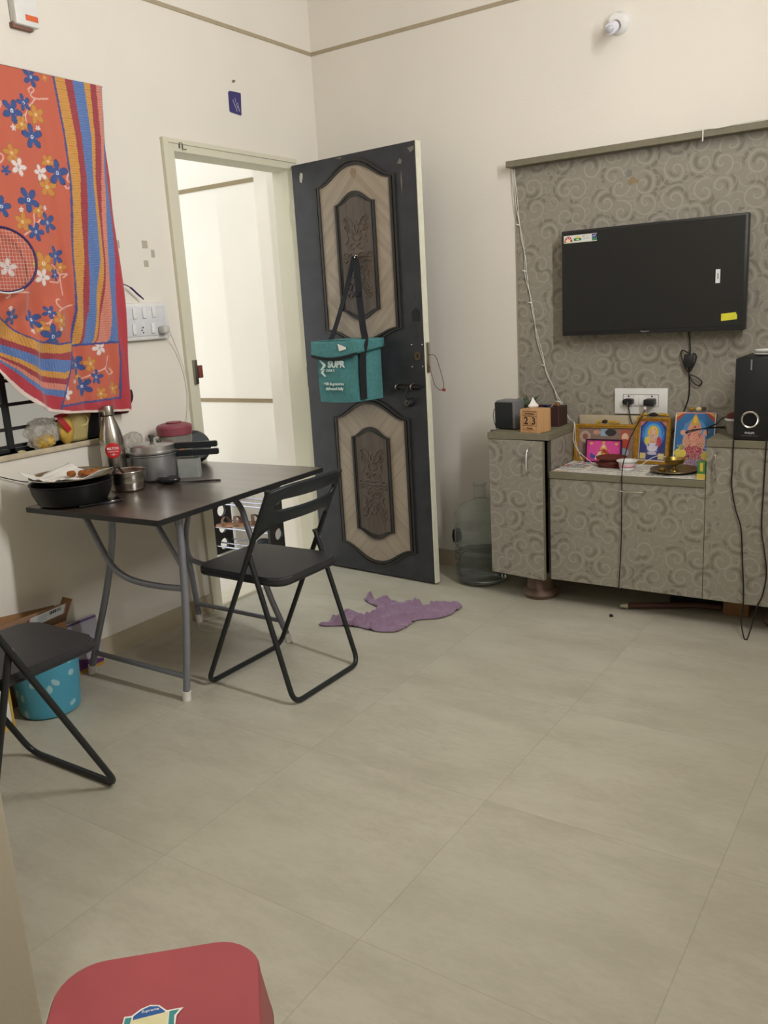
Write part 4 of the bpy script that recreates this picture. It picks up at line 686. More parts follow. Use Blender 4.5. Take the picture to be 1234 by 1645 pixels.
# ------------------------------------------------------------------ towel over the window, with racket
ROWZ = [2.175, 1.985, 1.842, 1.70, 1.555, 1.37, 1.263, 1.04]
ROWB = [(-1.582, -1.54, -1.507, -1.458, -1.43, -1.404, -1.381, -1.378, -1.375), (-1.57, -1.529, -1.501, -1.457, -1.442, -1.411, -1.396, -1.393, -1.39), (-1.571, -1.533, -1.508, -1.474, -1.463, -1.44, -1.422, -1.408, -1.39), (-1.585, -1.551, -1.526, -1.486, -1.469, -1.458, -1.44, -1.417, -1.399), (-1.605, -1.565, -1.544, -1.502, -1.483, -1.473, -1.453, -1.426, -1.396), (-1.624, -1.595, -1.572, -1.542, -1.526, -1.518, -1.483, -1.448, -1.406), (-1.65, -1.625, -1.617, -1.567, -1.558, -1.553, -1.498, -1.466, -1.414), (-1.752, -1.749, -1.747, -1.744, -1.741, -1.739, -1.736, -1.478, -1.436)]
BOTY = [-2.3, -1.955, -1.835, -1.723, -1.680]
BOTB = [(1.44, 1.39, 1.37, 1.34, 1.325, 1.315, 1.305, 1.295, 1.27), (1.363, 1.306, 1.281, 1.251, 1.238, 1.230, 1.222, 1.213, 1.191), (1.271, 1.237, 1.217, 1.179, 1.157, 1.135, 1.114, 1.092, 1.06), (1.253, 1.222, 1.2, 1.153, 1.131, 1.111, 1.089, 1.062, 1.017), (1.255, 1.226, 1.195, 1.165, 1.147, 1.12, 1.091, 1.057, 1.005)]
blue = [(-1.679, 2.155, 0.026), (-1.722, 2.067, 0.023), (-1.774, 2.034, 0.032), (-1.707, 1.961, 0.034), (-1.832, 1.84, 0.014), (-1.626, 1.85, 0.036), (-1.763, 1.75, 0.034), (-1.871, 1.721, 0.029), (-1.694, 1.678, 0.029), (-1.753, 1.644, 0.026), (-1.679, 1.566, 0.027), (-1.697, 1.5, 0.018), (-1.81, 1.347, 0.028), (-1.749, 1.37, 0.02), (-1.754, 1.285, 0.035), (-1.656, 1.177, 0.031), (-1.578, 1.124, 0.023), (-1.637, 1.095, 0.029), (-1.9, 1.361, 0.022), (-2.0, 2.05, .03), (-2.05, 1.8, .03), (-1.96, 1.95, .03)]
orange = [(-1.624, 2.162, 0.01), (-1.679, 2.035, 0.027), (-1.744, 1.996, 0.025), (-1.801, 1.897, 0.026), (-1.658, 1.885, 0.021), (-1.673, 1.8, 0.029), (-1.729, 1.717, 0.021), (-1.797, 1.676, 0.027), (-1.743, 1.537, 0.036), (-1.662, 1.527, 0.018), (-1.711, 1.339, 0.026), (-1.788, 1.317, 0.022), (-1.599, 1.176, 0.025), (-1.656, 1.136, 0.016), (-1.507, 1.073, 0.022), (-1.566, 1.06, 0.022), (-2.03, 1.95, .03)]
white = [(-1.782, 1.855, 0.025), (-1.693, 1.845, 0.023), (-1.754, 1.492, 0.025), (-1.778, 1.981, 0.009), (-1.678, 1.992, 0.008), (-1.796, 1.716, 0.008), (-1.697, 1.728, 0.008), (-1.885, 1.523, 0.026), (-1.55, 1.231, 0.023), (-1.728, 1.081, 0.023), (-1.828, 1.307, 0.009), (-1.712, 1.309, 0.007), (-1.907, 1.388, 0.007), (-1.68, 1.117, 0.007)]
vines = [[(-1.694, 2.105), (-1.694, 2.116), (-1.681, 2.123), (-1.675, 2.113), (-1.689, 2.098), (-1.672, 2.088), (-1.622, 2.095)], [(-1.672, 2.088), (-1.702, 2.057), (-1.723, 2.029), (-1.749, 2.02)], [(-1.722, 2.032), (-1.722, 2.006)], [(-1.575, 1.861), (-1.59, 1.832), (-1.576, 1.817), (-1.592, 1.8), (-1.602, 1.812)], [(-1.795, 1.634), (-1.773, 1.648), (-1.754, 1.665), (-1.728, 1.686)], [(-1.754, 1.665), (-1.75, 1.708)], [(-1.708, 1.535), (-1.67, 1.502), (-1.685, 1.473), (-1.725, 1.477)], [(-1.67, 1.502), (-1.672, 1.428)], [(-1.67, 1.502), (-1.643, 1.502), (-1.655, 1.49)], [(-1.847, 1.892), (-1.835, 1.888), (-1.837, 1.872), (-1.852, 1.861)], [(-1.817, 2.06), (-1.811, 2.054), (-1.818, 2.038)], [(-1.64, 1.393), (-1.692, 1.382), (-1.713, 1.395), (-1.712, 1.411), (-1.698, 1.414)], [(-1.692, 1.382), (-1.738, 1.358), (-1.761, 1.333), (-1.791, 1.332)], [(-1.761, 1.333), (-1.762, 1.308)], [(-1.511, 1.199), (-1.54, 1.154), (-1.588, 1.141), (-1.641, 1.122)], [(-1.54, 1.154), (-1.522, 1.13), (-1.499, 1.136), (-1.514, 1.153)], [(-1.913, 1.44), (-1.901, 1.431), (-1.916, 1.422)], [(-1.886, 1.439), (-1.812, 1.44)]]
C_F, C_L, C_O, C_R, C_B, C_S, C_H, C_W = [h2(c) for c in ('c4644f', '4a4f88', 'd0984f', 'a2424c', '5272ae', 'd58a78', 'b23c48', 'e6d8cf')]
SEQ = [C_O, C_R, C_B, C_O, C_R, C_S, C_B, C_H]
vines = [[(p.x, p.y) for p in smoothpath([(a, c, 0) for a, c in v], 5)] for v in vines]
def towel_paint(co):
    y, z = co[:, 1], co[:, 2]; n = len(y); out = np.tile(C_F, (n, 1))
    zz = np.array(ROWZ)[::-1]; RB = np.array(ROWB)[::-1]
    bv = [np.interp(z, zz, RB[:, k]) for k in range(9)]
    by = np.array(BOTY); BB = np.array(BOTB); bz = [np.interp(y, by, BB[:, k]) for k in range(9)]
    # flowers and vines
    def put(msk, c): out[msk] = c
    for v in vines:
        for (a0, a1), (b0, b1) in zip(v, v[1:]):
            dx, dy = b0-a0, b1-a1; t = np.clip(((y-a0)*dx+(z-a1)*dy)/(dx*dx+dy*dy+1e-12), 0, 1); put(np.hypot(y-a0-t*dx, z-a1-t*dy) < .0026, h2('dfb0a4'))
    for L, c, ctr in ((orange, 'c98d45', 'f0e0c0'), (white, 'e4d4d0', '4f629a'), (blue, '3c5590', 'dfe4f0')):
        for i, (a, c2, r) in enumerate(L):
            r = r*1.12; th = np.arctan2(z-c2, y-a)+i*.7; d = np.hypot(y-a, z-c2); rr = r*(.26+.78*np.abs(np.cos(2.5*th))**.85)
            put(d < rr*1.1, h2(c)*.78); put(d < rr, h2(c)); put(d < r*.17, h2(ctr)); put(d < r*.09, h2(c))
    field = out.copy()
    sqL = np.interp(z, [1.03, 1.255], [-1.756, -1.655])
    insq = (z < 1.25) & (y > sqL)
    vert = (z >= 1.25)
    for k in range(8):
        m_ = vert & (y >= bv[k]) & (y < bv[k+1]+(1 if k == 7 else 0)); c = SEQ[k]
        rib = (np.mod(z, .0085) < .003) if k != 7 else np.zeros(n, bool)
        out[m_] = c; out[m_ & rib] = c*.84+np.array([235, 225, 210])*.16 if k in (2, 6) else c*.87
        m2 = (~vert | (z < bz[0])) & (y < np.where(z < 1.25, sqL, bv[0])) & (z < bz[k]) & (z >= bz[k+1]-(1 if k == 7 else 0))
        rib2 = (np.mod(y, .0085) < .003) if k != 7 else np.zeros(n, bool)
        out[m2] = c; out[m2 & rib2] = c*.84+np.array([235, 225, 210])*.16 if k in (2, 6) else c*.87
    sq = insq & (z > 1.035) & (y < np.interp(z, [1.03, 1.255], [-1.478, -1.462])); out[sq] = field[sq]
    hem = insq & ~sq; out[hem] = C_H
    e = np.interp(z, [1.03, 1.255], [-1.478, -1.462])
    ln = (insq & ((np.abs(z-1.035) < .004) & (y < e+.004)) | (insq & (np.abs(y-e) < .004) & (z > 1.035)) | (insq & (y < sqL+.007)) | ((z < 1.252) & (z > 1.244) & (y > sqL) & (y < e)))
    out[ln] = C_L
    out[vert & (y > bv[0]-.009) & (y < bv[0]) & (z > bz[0])] = C_L
    out[(y < sqL) & (z > bz[0]) & (z < bz[0]+.007)] = C_L
    edge = z < np.interp(y, EY, EZ)+.006; out[edge] = h2('e3cfc6')
    return out
EY = [-2.3, -2.05, -1.971, -1.932, -1.892, -1.847, -1.778, -1.708, -1.574, -1.44, -1.30]
EZ = [1.27, 1.235, 1.191, 1.145, 1.095, 1.055, 1.021, 1.005, .993, .980, .978]
RZ = [.97, 1.027, 1.255, 1.367, 1.556, 1.704, 1.85, 1.99, 2.175]; RY = [-1.442, -1.436, -1.414, -1.406, -1.396, -1.399, -1.390, -1.396, -1.378]
def towel_pt(a, c):
    y0_ = -1.40-.85*a; zb = float(np.interp(y0_, EY, EZ)); z = 2.176-(2.176-zb)*c+.004*a*(1-c); y = y0_+(float(np.interp(z, RZ, RY))+1.40)*(1-a)
    k = min(1, (2.18-z)*1.3)
    f = .010*math.sin((y+1.4)*42+z*2.2)*k+.007*math.sin((y+1.4)*85+1.0+z*5)*k*(.4 if y < -1.66 else 1)
    f += .030*math.exp(-((y+1.515-.06*(1.6-z))/.026)**2)*k*(.3+.7*max(0, min(1, (z-1.05)/.3)))      # fold beside the stripes
    f -= .014*math.exp(-((y+1.60-.04*(1.6-z))/.04)**2)*k*.6
    s = y+1.97; f += .022*math.sin((z-1.3-.9*s)*26)*math.exp(-((z-1.33)/.14)**2)*max(0, min(1, (-1.62-y)/.2))   # swag gathered to the left
    f += .020*math.exp(-((y+1.83+.03*(1.7-z))/.03)**2)*k
    return (.066+f-.02*(1-k)*.3, y, z)
b = MB(); b.grid(towel_pt, 330, 470); towel = b.build('towel', painted('printed_cotton', .9, .3), solid=.0025, angle=80)
paint_colors(towel.data, towel_paint)
tag(towel, 'orange floral towel with striped borders hanging over the window', 'towel')
b = MB(); b.tube(smoothpath([(.001, -1.34, 2.19), (.05, -1.38, 2.178), (.062, -1.6, 2.176), (.062, -2.3, 2.178), (.03, -2.7, 2.18)], 5), .002, 6); tag(b.build('hanging_cord', WCABLE), 'white cord along the top edge that the towel hangs from', 'cord')
b = MB(); b.grid(lambda a, c: (.030+.006*math.sin(8*c+3*a), -1.372+.006*a-.006-.05*c*a*0-.045*(c**1.3)+.012*a, 2.10-.60*c), 6, 30); tag(b.build('pale_cloth', mat('pale_pink_cloth', 'cbb0b4', .9), solid=.002), 'pale pink cloth edge showing behind the right side of the towel', 'cloth')
b = MB(); b.grid(lambda a, c: (.018+.012*math.sin(5*c), -1.52+.14*a-.02*c, .965+.09*(1-c)+.03*a*0), 10, 8); tag(b.build('dark_red_cloth', WINE, solid=.003), 'dark wine red cloth showing below the towel behind the steel bottle', 'cloth')
rk = empty('badminton_racket', (.125, -1.93, 1.543), label='badminton racket with a dark violet rim hanging in front of the towel', cat='racket')
cy, cz, ra, rb = -1.935, 1.543, .124, .104
b = MB(); b.tube([(.13, cy+ra*math.cos(2*PI*i/60), cz+rb*math.sin(2*PI*i/60)) for i in range(60)], .0045, 8, closed=True); b.build('rim', VIOLET, rk)
b = MB(); b.tube([(.1305, cy+(ra+.0018)*math.cos(a), cz+(rb+.0018)*math.sin(a)) for a in [-.35*PI-.9*i/14 for i in range(15)]], .0042, 8); b.build('rim_band', WHITEP, rk)
b = MB()
for i in range(-9, 10):
    t = i*.0115
    if abs(t) < rb: w_ = ra*math.sqrt(1-(t/rb)**2); b.tube([(.13, cy-w_, cz+t), (.13, cy+w_, cz+t)], .0006, 4)
    t = i*.0125
    if abs(t) < ra: w_ = rb*math.sqrt(1-(t/ra)**2); b.tube([(.1305, cy+t, cz-w_), (.1305, cy+t, cz+w_)], .0006, 4)
b.build('strings', mat('white_racket_string', 'd8c8c4', .5), rk)
b = MB(); b.tube([(.13, cy-ra+.003, cz), (.13, cy-ra-.20, cz+.03)], .0042, 8); b.tube([(.13, cy-ra-.20, cz+.03), (.13, cy-ra-.38, cz+.058)], .014, 12); b.build('handle', VIOLET, rk)
b = MB(); b.tube(smoothpath([(.03, -1.395, 1.47), (.03, -1.36, 1.465), (.03, -1.33, 1.452), (.03, -1.30, 1.428), (.03, -1.272, 1.407)], 5), [.0022]*10+[.004]*8+[.003]*3, 8); tag(b.build('purple_strap', VIOLET), 'short dark purple strap poking out from behind the towel', 'strap')
b = MB(); b.lathe([(0, -.02), (.016, -.01), (.018, .005), (.008, .018), (0, .02)], (.03, -1.392, 1.45), 12); tag(b.build('dark_knob', BLACK), 'dark knob at the right edge of the towel above the switchboard', 'knob')  # small round dark knob beside the towel

# ------------------------------------------------------------------ things on the window sill
bg = empty('plastic_bag', (.0, -1.80, WZ0), label='crumpled clear plastic bag with yellow contents on the window sill', cat='bag')
def lump(c, r, seed, n=20, m=14, amp=.18):
    rs = np.random.RandomState(seed); ph = rs.rand(6)*6
    def f(a, q):
        th = 2*PI*a; p = PI*q; k = 1+amp*(math.sin(3*th+ph[0])*math.sin(2*p+ph[1])+.7*math.sin(7*th+ph[2])*math.sin(5*p+ph[3])+.5*math.sin(11*th+9*p+ph[4]))*math.sin(p)
        return (c[0]+r[0]*k*math.sin(p)*math.cos(th), c[1]+r[1]*k*math.sin(p)*math.sin(th), c[2]-r[2]*k*math.cos(p))
    mb = MB(); mb.grid(f, n, m); bmesh.ops.remove_doubles(mb.bm, verts=mb.bm.verts, dist=1e-4); return mb
lump((-.005, -1.795, WZ0+.055), (.026, .060, .054), 3, 46, 30, .34).build('bag_film', BAGC, bg)
lump((-.004, -1.79, WZ0+.024), (.022, .045, .025), 5).build('yellow_contents', YEL, bg)
bt = empty('yellow_bottle', (.0, -1.70, WZ0), label='yellow packet with a red top on the sill beside the clear bag', cat='packet')
lump((.0, -1.70, WZ0+.055), (.022, .033, .056), 9, 24, 16, .06).build('packet_body', YEL, bt)
b = MB(); b.ribbon(smoothpath([(.018, -1.735, WZ0+.105), (.026, -1.72, WZ0+.08), (.026, -1.70, WZ0+.05)], 4), .022, .003, (0, 1, .4)); b.build('red_flash', REDL, bt)
lump((.0, -1.71, WZ0+.108), (.016, .028, .008), 19, 20, 12, .1).build('red_top', REDL, bt)
b = MB(); b.grid(lambda a, c: (-.03+.02*math.sin(3*a)+.02*c, -1.69+.115*a, WZ0+.003+(.10+.03*math.sin(3*a))*c-.03*(1-c)*0), 10, 10); pc = b.build('paper_pouch', mat('olive_yellow_paper', 'b5a56c', .7), solid=.01); tag(pc, 'olive yellow paper pouch standing on the sill behind the yellow packet', 'pouch')
b = MB(); b.tube(smoothpath([(.0, -1.63, WZ0+.09), (.006, -1.615, WZ0+.10), (.008, -1.60, WZ0+.08), (.004, -1.61, WZ0+.06), (.0, -1.63, WZ0+.06)], 5), .004, 8); b.build('handle_loop', mat('pale_yellow', 'c9bd84', .7), pc)
b = MB(); b.box((-.06, -1.60, WZ0+.001), (-.005, -1.535, WZ0+.115), .01); tag(b.build('dark_carton', mat('near_black_card', '1f1f24', .6)), 'dark box at the right end of the window sill behind the steel bottle', 'box')
b = MB(); b.lathe([(0, 0), (.012, .0), (.014, .004), (.006, .007), (0, .008)], (0, -1.895, WZ0), 9, ripple=lambda a: 1+.2*math.sin(3*a)); tag(b.build('sill_crumb', mat('pale_crumb', 'cfc48f', .7)), 'pale yellow crumb on the left of the window sill', 'crumb')

# ================================================================== FOLDING TABLE
TZ = .71; tb = empty('folding_table', (.405, -1.512, 0), math.radians(2.9), label='folding table with dark wood top and grey tube legs against the left wall', cat='table'); TM = WM[tb.name]
b = MB(); b.box((-.32, -.455, TZ-.016), (.32, .455, TZ), .002); bmesh.ops.transform(b.bm, matrix=TM, verts=b.bm.verts); b.build('table_top', TABLE, tb, smooth=False)
b = MB(); b.ring(rrect(0, 0, .642, .912, .004), rrect(0, 0, .636, .906, .004), TZ-.019, TZ-.001, 'xy'); bmesh.ops.transform(b.bm, matrix=TM, verts=b.bm.verts); b.build('edge_band', BLACK, tb, smooth=False)
def leg(pts, foot, r=.0125):
    b = MB(); b.tube(smoothpath(pts, 5), r, 12); l = b.build('leg', GREYLEG, tb)
    c = MB(); c.tube([foot, (foot[0]+(pts[0][0]-foot[0]), foot[1]+(pts[0][1]-foot[1]), .036)], .0155, 14); c.build('foot_cap', WHITEC, l)
def bar(nm_, pts, r=.010, sm=True): b = MB(); b.tube(smoothpath(pts, 6) if sm else pts, r, 10); b.build(nm_, GREYLEG, tb)
yn, yf_ = -1.792, -1.203
leg([(.084, yn, .03), (.15, yn, .175), (.222, yn, .33), (.281, yn, .48), (.315, yn, .60), (.322, yn, TZ-.02)], (.078, yn, 0))
leg([(.603, yn, .03), (.643, yn, .30), (.661, yn, .526), (.664, yn, .60), (.668, yn, TZ-.018)], (.600, yn, 0))
leg([(.053, -1.19, .03), (.049, -1.20, .20), (.046, -1.21, .30), (.045, -1.23, .40), (.045, -1.262, .54), (.06, -1.31, TZ-.02)], (.053, -1.19, 0))
leg([(.576, yf_, .03), (.494, yf_, .206), (.437, yf_, .40), (.408, yf_, .488), (.384, yf_, .555), (.322, yf_, .612), (.20, yf_, TZ-.02)], (.585, yf_, 0))
bar('lower_rail', [(.105, yn, .092), (.612, yn, .092)], .010, False); bar('lower_rail', [(.055, -1.196, .088), (.545, yf_, .088)], .010, False)
bar('curved_brace', [(.15, yn-.012, TZ-.02), (.198, yn-.012, .624), (.288, yn-.012, .483), (.36, yn-.012, .437), (.444, yn-.010, .422), (.55, yn-.006, .420), (.648, yn-.002, .425)], .0115)
bar('curved_brace', [(.13, yf_-.012, TZ-.02), (.093, yf_-.012, .526), (.058, yf_-.012, .42), (.048, yf_-.008, .335), (.062, yf_-.004, .298), (.095, yf_, .286), (.15, yf_, .282), (.30, yf_, .286), (.468, yf_, .30)], .0115)
bar('brace', [(.50, yn+.012, TZ-.02), (.650, yn+.008, .50)], .010, False)
for lo_, hi_ in (((.12, -1.82, TZ-.034), (.68, -1.775, TZ-.017)), ((.05, -1.225, TZ-.034), (.62, -1.18, TZ-.017))): b = MB(); b.box(lo_, hi_, .002); b.build('top_bracket', GREYLEG, tb)

# ------------------------------------------------------------------ things on the table
kd = empty('wok', (.225, -1.868, TZ), label='wide black wok on the near left of the table', cat='wok')
b = MB(); b.lathe([(0, 0), (.095, 0), (.118, .010), (.134, .045), (.139, .074), (.144, .077), (.142, .080), (.135, .076), (.130, .045), (.112, .014), (0, .006)], (.225, -1.868, TZ+.0005), 48); b.build('wok_body', mat('black_iron', '191918', .45, .3, .2, 30), kd)
fp = empty('steel_plate', (.23, -1.865, TZ+.085), label='shallow steel plate resting in the black wok', cat='plate')
b = MB(); b.lathe([(0, 0), (.11, 0), (.133, .016), (.143, .02), (.143, .023), (.131, .020), (.108, .004), (0, .004)], (.23, -1.865, TZ+.081), 48); b.build('plate_body', STEEL, fp)
def sheet(a, c):
    x = -.13+.26*a; y = -.12+.22*c; r = math.hypot(x, y); k = max(0, r-.085)/.08; th = math.atan2(y, x); return (.225+x*.94, -1.874+y*.96, TZ+.090+.030*min(1, k)**1.3*(1+.35*math.sin(3*th+.6)+.2*math.sin(7*th))+.002*math.sin(30*a+5*c))
b = MB(); b.grid(sheet, 30, 30); tag(b.build('paper_napkin', PAPER, solid=.0008, angle=20), 'white paper lining the steel plate in the wok', 'paper')
for k, (dx, dy, s_) in enumerate(((.040, .03, .8), (.018, .02, .6), (.05, .05, .7), (.03, .055, .6), (-.015, .0, .6))):
    lump((.245+dx, -1.865+dy, TZ+.104), (.024*s_, .026*s_, .011), 40+k, 18, 12, .2).build('fried_snack', FRIED); o = bpy.data.objects[[n for n in bpy.data.objects.keys() if n.startswith('fried_snack')][-1]]; tag(o, 'brown fried snack on the paper in the steel plate', 'snack', 'fried snacks on the plate')
bo = empty('steel_bottle', (.10, -1.575, TZ), label='tall stainless steel bottle with a round red label', cat='bottle')
b = MB(); b.lathe([(0, 0), (.043, 0), (.046, .004), (.047, .08), (.0468, .145), (.045, .175), (.040, .205), (.031, .235), (.023, .256), (.0195, .265), (0, .265)], (.10, -1.575, TZ+.0005), 48); b.build('bottle_body', STEEL, bo)
b = MB(); b.lathe([(.0175, .265), (.0185, .269), (0, .269)], (.10, -1.575, TZ+.0005), 40); b.build('neck_gap', BLACK, bo)
b = MB(); b.lathe([(.0205, .269), (.0225, .271), (.0225, .298), (.0195, .305), (0, .306)], (.10, -1.575, TZ+.0005), 40); b.build('cap', STEEL, bo)
va = math.atan2(-3.694+1.575, 2.79-.10)+.02
def lab(a, c, rr=.0473, s_=1.):   # disc wrapped on the bottle
    th = 2*PI*a; r = .030*c*s_; u = r*math.cos(th); v = r*math.sin(th); return (.10+rr*math.cos(va+u/.047), -1.575+rr*math.sin(va+u/.047), TZ+.138+v)
b = MB(); b.grid(lab, 40, 8); bmesh.ops.remove_doubles(b.bm, verts=b.bm.verts, dist=1e-5); b.build('red_label', mat('red_round_label', 'c5282c', .5), bo, solid=.0006)
pv = Vector((.10+.0482*math.cos(va), -1.575+.0482*math.sin(va), 0)); tx = (-math.sin(va), math.cos(va), 0)
for s_, z_, q, sxx in (('MILTON', .146, .0135, .85), ('THERMOSTEEL', .134, .006, 1.),): text('label_lettering', s_, q, frame_mx((pv.x, pv.y, TZ+z_), tx, fz), mat('white_print', 'f0e8e8', .6), bo, .0003, .0003 if q > .01 else 0, sx=sxx)
b = MB(); b.tube([(pv.x-tx[0]*.011, pv.y-tx[1]*.011, TZ+.123), (pv.x+tx[0]*.011, pv.y+tx[1]*.011, TZ+.123)], .0006, 5); b.tube([Vector((pv.x, pv.y, TZ+.123))+Vector(tx)*.0035*math.cos(a)+Vector(fz)*.0035*math.sin(a) for a in [2*PI*i/14 for i in range(14)]], .0006, 5, closed=True); b.build('label_emblem', mat('white_print', 'f0e8e8', .6), bo)
pt = empty('steel_pot', (.243, -1.636, TZ), label='small steel pot with a black spoon handle, in front of the steel bottle', cat='pot')
b = MB(); b.lathe([(0, 0), (.056, 0), (.062, .006), (.066, .03), (.0665, .033), (.066, .036), (.0665, .055), (.067, .058), (.0665, .070), (.070, .073), (.069, .075), (.064, .071), (.063, .008), (0, .004)], (.243, -1.636, TZ+.0005), 48); b.build('pot_body', STEEL, pt)
b = MB(); b.lathe([(0, .05), (.0628, .05)], (.243, -1.636, TZ+.0005), 32); b.build('pot_contents', mat('pinkish_food', 'a88478', .6, noise=.2, nscale=60), pt)
b = MB(); b.ribbon(smoothpath([(.21, -1.62, TZ+.05), (.232, -1.665, TZ+.088), (.25, -1.697, TZ+.090), (.262, -1.712, TZ+.072)], 4), .011, .004, (1, .3, 0)); tag(b.build('spoon', BLACK), 'black spoon handle hooked over the rim of the small steel pot', 'spoon')
ck = empty('pressure_cooker', (.165, -1.455, TZ), label='aluminium pressure cooker with a long black double handle', cat='pressure cooker')
cc = (.178, -1.447, TZ+.0005)
b = MB(); b.lathe([(0, 0), (.075, 0), (.086, .008), (.089, .02), (.091, .098), (.096, .101), (.096, .106), (.088, .108), (0, .108)], cc, 56); b.build('cooker_body', ALU, ck)
b = MB(); b.lathe([(.09, .108), (.098, .110), (.098, .117), (.090, .119), (.0885, .138), (.082, .142), (.03, .147), (0, .148)], cc, 56); ld = b.build('lid', mat('satin_aluminium', 'b9b9b8', .3, .9, .06, 12), ck)
b = MB(); b.lathe([(0, .146), (.007, .147), (.007, .165), (.011, .167), (.011, .175), (.004, .178), (0, .178)], cc, 20); b.build('pressure_weight', mat('dark_grey_metal', '4c4a48', .4, .5), ld)
b = MB(); b.lathe([(0, .146), (.010, .147), (.010, .153), (0, .154)], (.20, -1.43, TZ), 16); b.build('safety_valve', mat('dark_grey_metal', '4c4a48', .4, .5), ld)
hd = Vector((.225, .16, 0)).normalized(); hs = Vector((-hd.y, hd.x, 0))
for nm_, z_, L_, par in (('lid_handle', .126, .165, ld), ('body_handle', .096, .168, ck)):
    b = MB(); p = Vector(cc)+Vector((0, 0, z_)); pts = [p+hd*.094, p+hd*.11, p+hd*.15, p+hd*(.094+L_)]
    Mx = frame_mx(p, hd, hs); b.prism([(.088, -.012), (.10, -.017), (.15, -.014), (.09+L_, -.011), (.09+L_, .011), (.15, .014), (.10, .017), (.088, .012)], -.011, .012, mx=Mx, plane='xy'); bmesh.ops.bevel(b.bm, geom=list(b.bm.edges), offset=.003, segments=2, affect='EDGES'); b.build(nm_, mat('black_bakelite', '1d2126', .35), par)
b = MB(); p = Vector(cc)+Vector((0, 0, .10)); b.prism([(-.118, -.014), (-.09, -.022), (-.09, .022), (-.118, .014)], -.008, .008, mx=frame_mx(p, hd, hs), plane='xy'); b.build('side_grip', mat('brown_bakelite', '4a3432', .45), ck)
jg = empty('plastic_jug', (.125, -1.275, TZ), label='clear plastic jug with a dull red lid behind the pressure cooker', cat='jug')
jc = (.125, -1.275, TZ+.0005)
b = MB(); b.lathe([(0, .002), (.055, .0), (.060, .004), (.067, .158)], jc, 44); b.build('jug_body', mat('hazy_plastic', 'd5d3c8', .25, trans=.75, ior=1.1, noise=.04), jg, solid=.002)
b = MB(); b.lathe([(.069, .150), (.071, .152), (.073, .182), (.068, .190), (.05, .196), (0, .197)], jc, 44); jl = b.build('lid', LIDRED, jg); b = MB(); b.lathe([(0, .196), (.03, .196), (.032, .202), (.0, .203)], jc, 24); b.build('lid_knob', LIDRED, jl)
hx = Vector((-.35, -.94, 0)).normalized(); 
b = MB(); b.tube(smoothpath([Vector(jc)+hx*.064+Vector((0, 0, .145)), Vector(jc)+hx*.09+Vector((0, 0, .142)), Vector(jc)+hx*.098+Vector((0, 0, .11)), Vector(jc)+hx*.092+Vector((0, 0, .06)), Vector(jc)+hx*.06+Vector((0, 0, .05))], 6), .0055, 10); b.build('jug_handle', mat('hazy_plastic_handle', 'd8d6cc', .3, trans=.5, ior=1.1), jg)
va2 = math.atan2(-3.694+1.275, 2.79-.125)
b = MB()
for u0, v0, s_ in ((-.016, .10, .010), (.014, .112, .009), (.02, .09, .011), (-.01, .085, .008), (-.024, .113, .006)): b.grid(lambda a, c: (jc[0]+.0685*math.cos(va2+(u0+s_*c*math.cos(2*PI*a))/.067), jc[1]+.0685*math.sin(va2+(u0+s_*c*math.cos(2*PI*a))/.067), jc[2]+v0+s_*c*math.sin(2*PI*a)), 14, 4)
b.build('orange_print', ORANGE, jg, solid=.0004)
pn = empty('black_pan', (.085, -1.125, TZ), label='round black pan standing on edge behind the cooker handle', cat='pan')
Mp = Matrix.Translation((.075, -1.12, TZ+.0725)) @ Vector((1, -.45, .22)).to_track_quat('Z', 'Y').to_matrix().to_4x4()
b = MB(); b.lathe([(0, 0), (.055, 0), (.068, .018), (.071, .03), (.067, .03), (.052, .005), (0, .004)], n=44, mx=Mp @ Matrix.Rotation(PI, 4, 'X') @ Matrix.Translation((0, 0, -.02))); b.build('pan_body', mat('black_nonstick', '151d22', .45), pn)
tc = MB(); Mt = Matrix.Translation((.285, -1.365, TZ+.0005)) @ Matrix.Rotation(.6, 4, 'Z'); tc.ring(rrect(0, 0, .088, .05, .008), rrect(0, 0, .084, .046, .007), .002, .075, 'xy', Mt); tc.prism(rrect(0, 0, .088, .05, .008), 0, .002, Mt, 'xy'); tag(tc.build('clear_container', mat('clear_box_plastic', 'c8ccca', .2, trans=.6, ior=1.1), smooth=False), 'small clear plastic container below the cooker handle', 'container')
ms = empty('computer_mouse', (.31, -1.505, TZ), label='black computer mouse with a thin cord in front of the cooker', cat='computer mouse')
Mm = Matrix.Translation((.315, -1.507, TZ+.0005)) @ Matrix.Rotation(.55, 4, 'Z')
b = MB(); b.grid(lambda a, c: Mm @ Vector(((.048*math.sin(PI*c)**.8)*math.cos(2*PI*a), (.028*math.sin(PI*c)**.8)*math.sin(2*PI*a), .016-.016*math.cos(PI*c) if c > .5 else .016*(1-math.cos(PI*c)))), 28, 14); bmesh.ops.remove_doubles(b.bm, verts=b.bm.verts, dist=1e-4); b.build('mouse_body', mat('dark_glossy_plastic', '17191f', .25), ms)
b = MB(); b.tube(smoothpath([(.35, -1.485, TZ+.006), (.385, -1.455, TZ+.003), (.43, -1.43, TZ+.003), (.47, -1.405, TZ+.003), (.475, -1.39, TZ+.003), (.45, -1.395, TZ+.003), (.40, -1.43, TZ+.003), (.37, -1.46, TZ+.003)], 6), .0018, 6); b.build('cord', CABLE, ms)
ph = MB(); ph.box((-.075, -.036, 0), (.075, .036, .009), .003, Matrix.Translation((.33, -1.845, TZ+.0005)) @ Matrix.Rotation(1.15, 4, 'Z')); ph = ph.build('mobile_phone', mat('black_phone_glass', '101113', .1)); tag(ph, 'black mobile phone lying flat beside the wok', 'phone')
b = MB(); b.lathe([(.0, 0), (.028, 0), (.034, .075), (.0325, .075), (.027, .002), (0, .002)], (.10, -1.49+.03, TZ+.0), 24); b.bm.free()
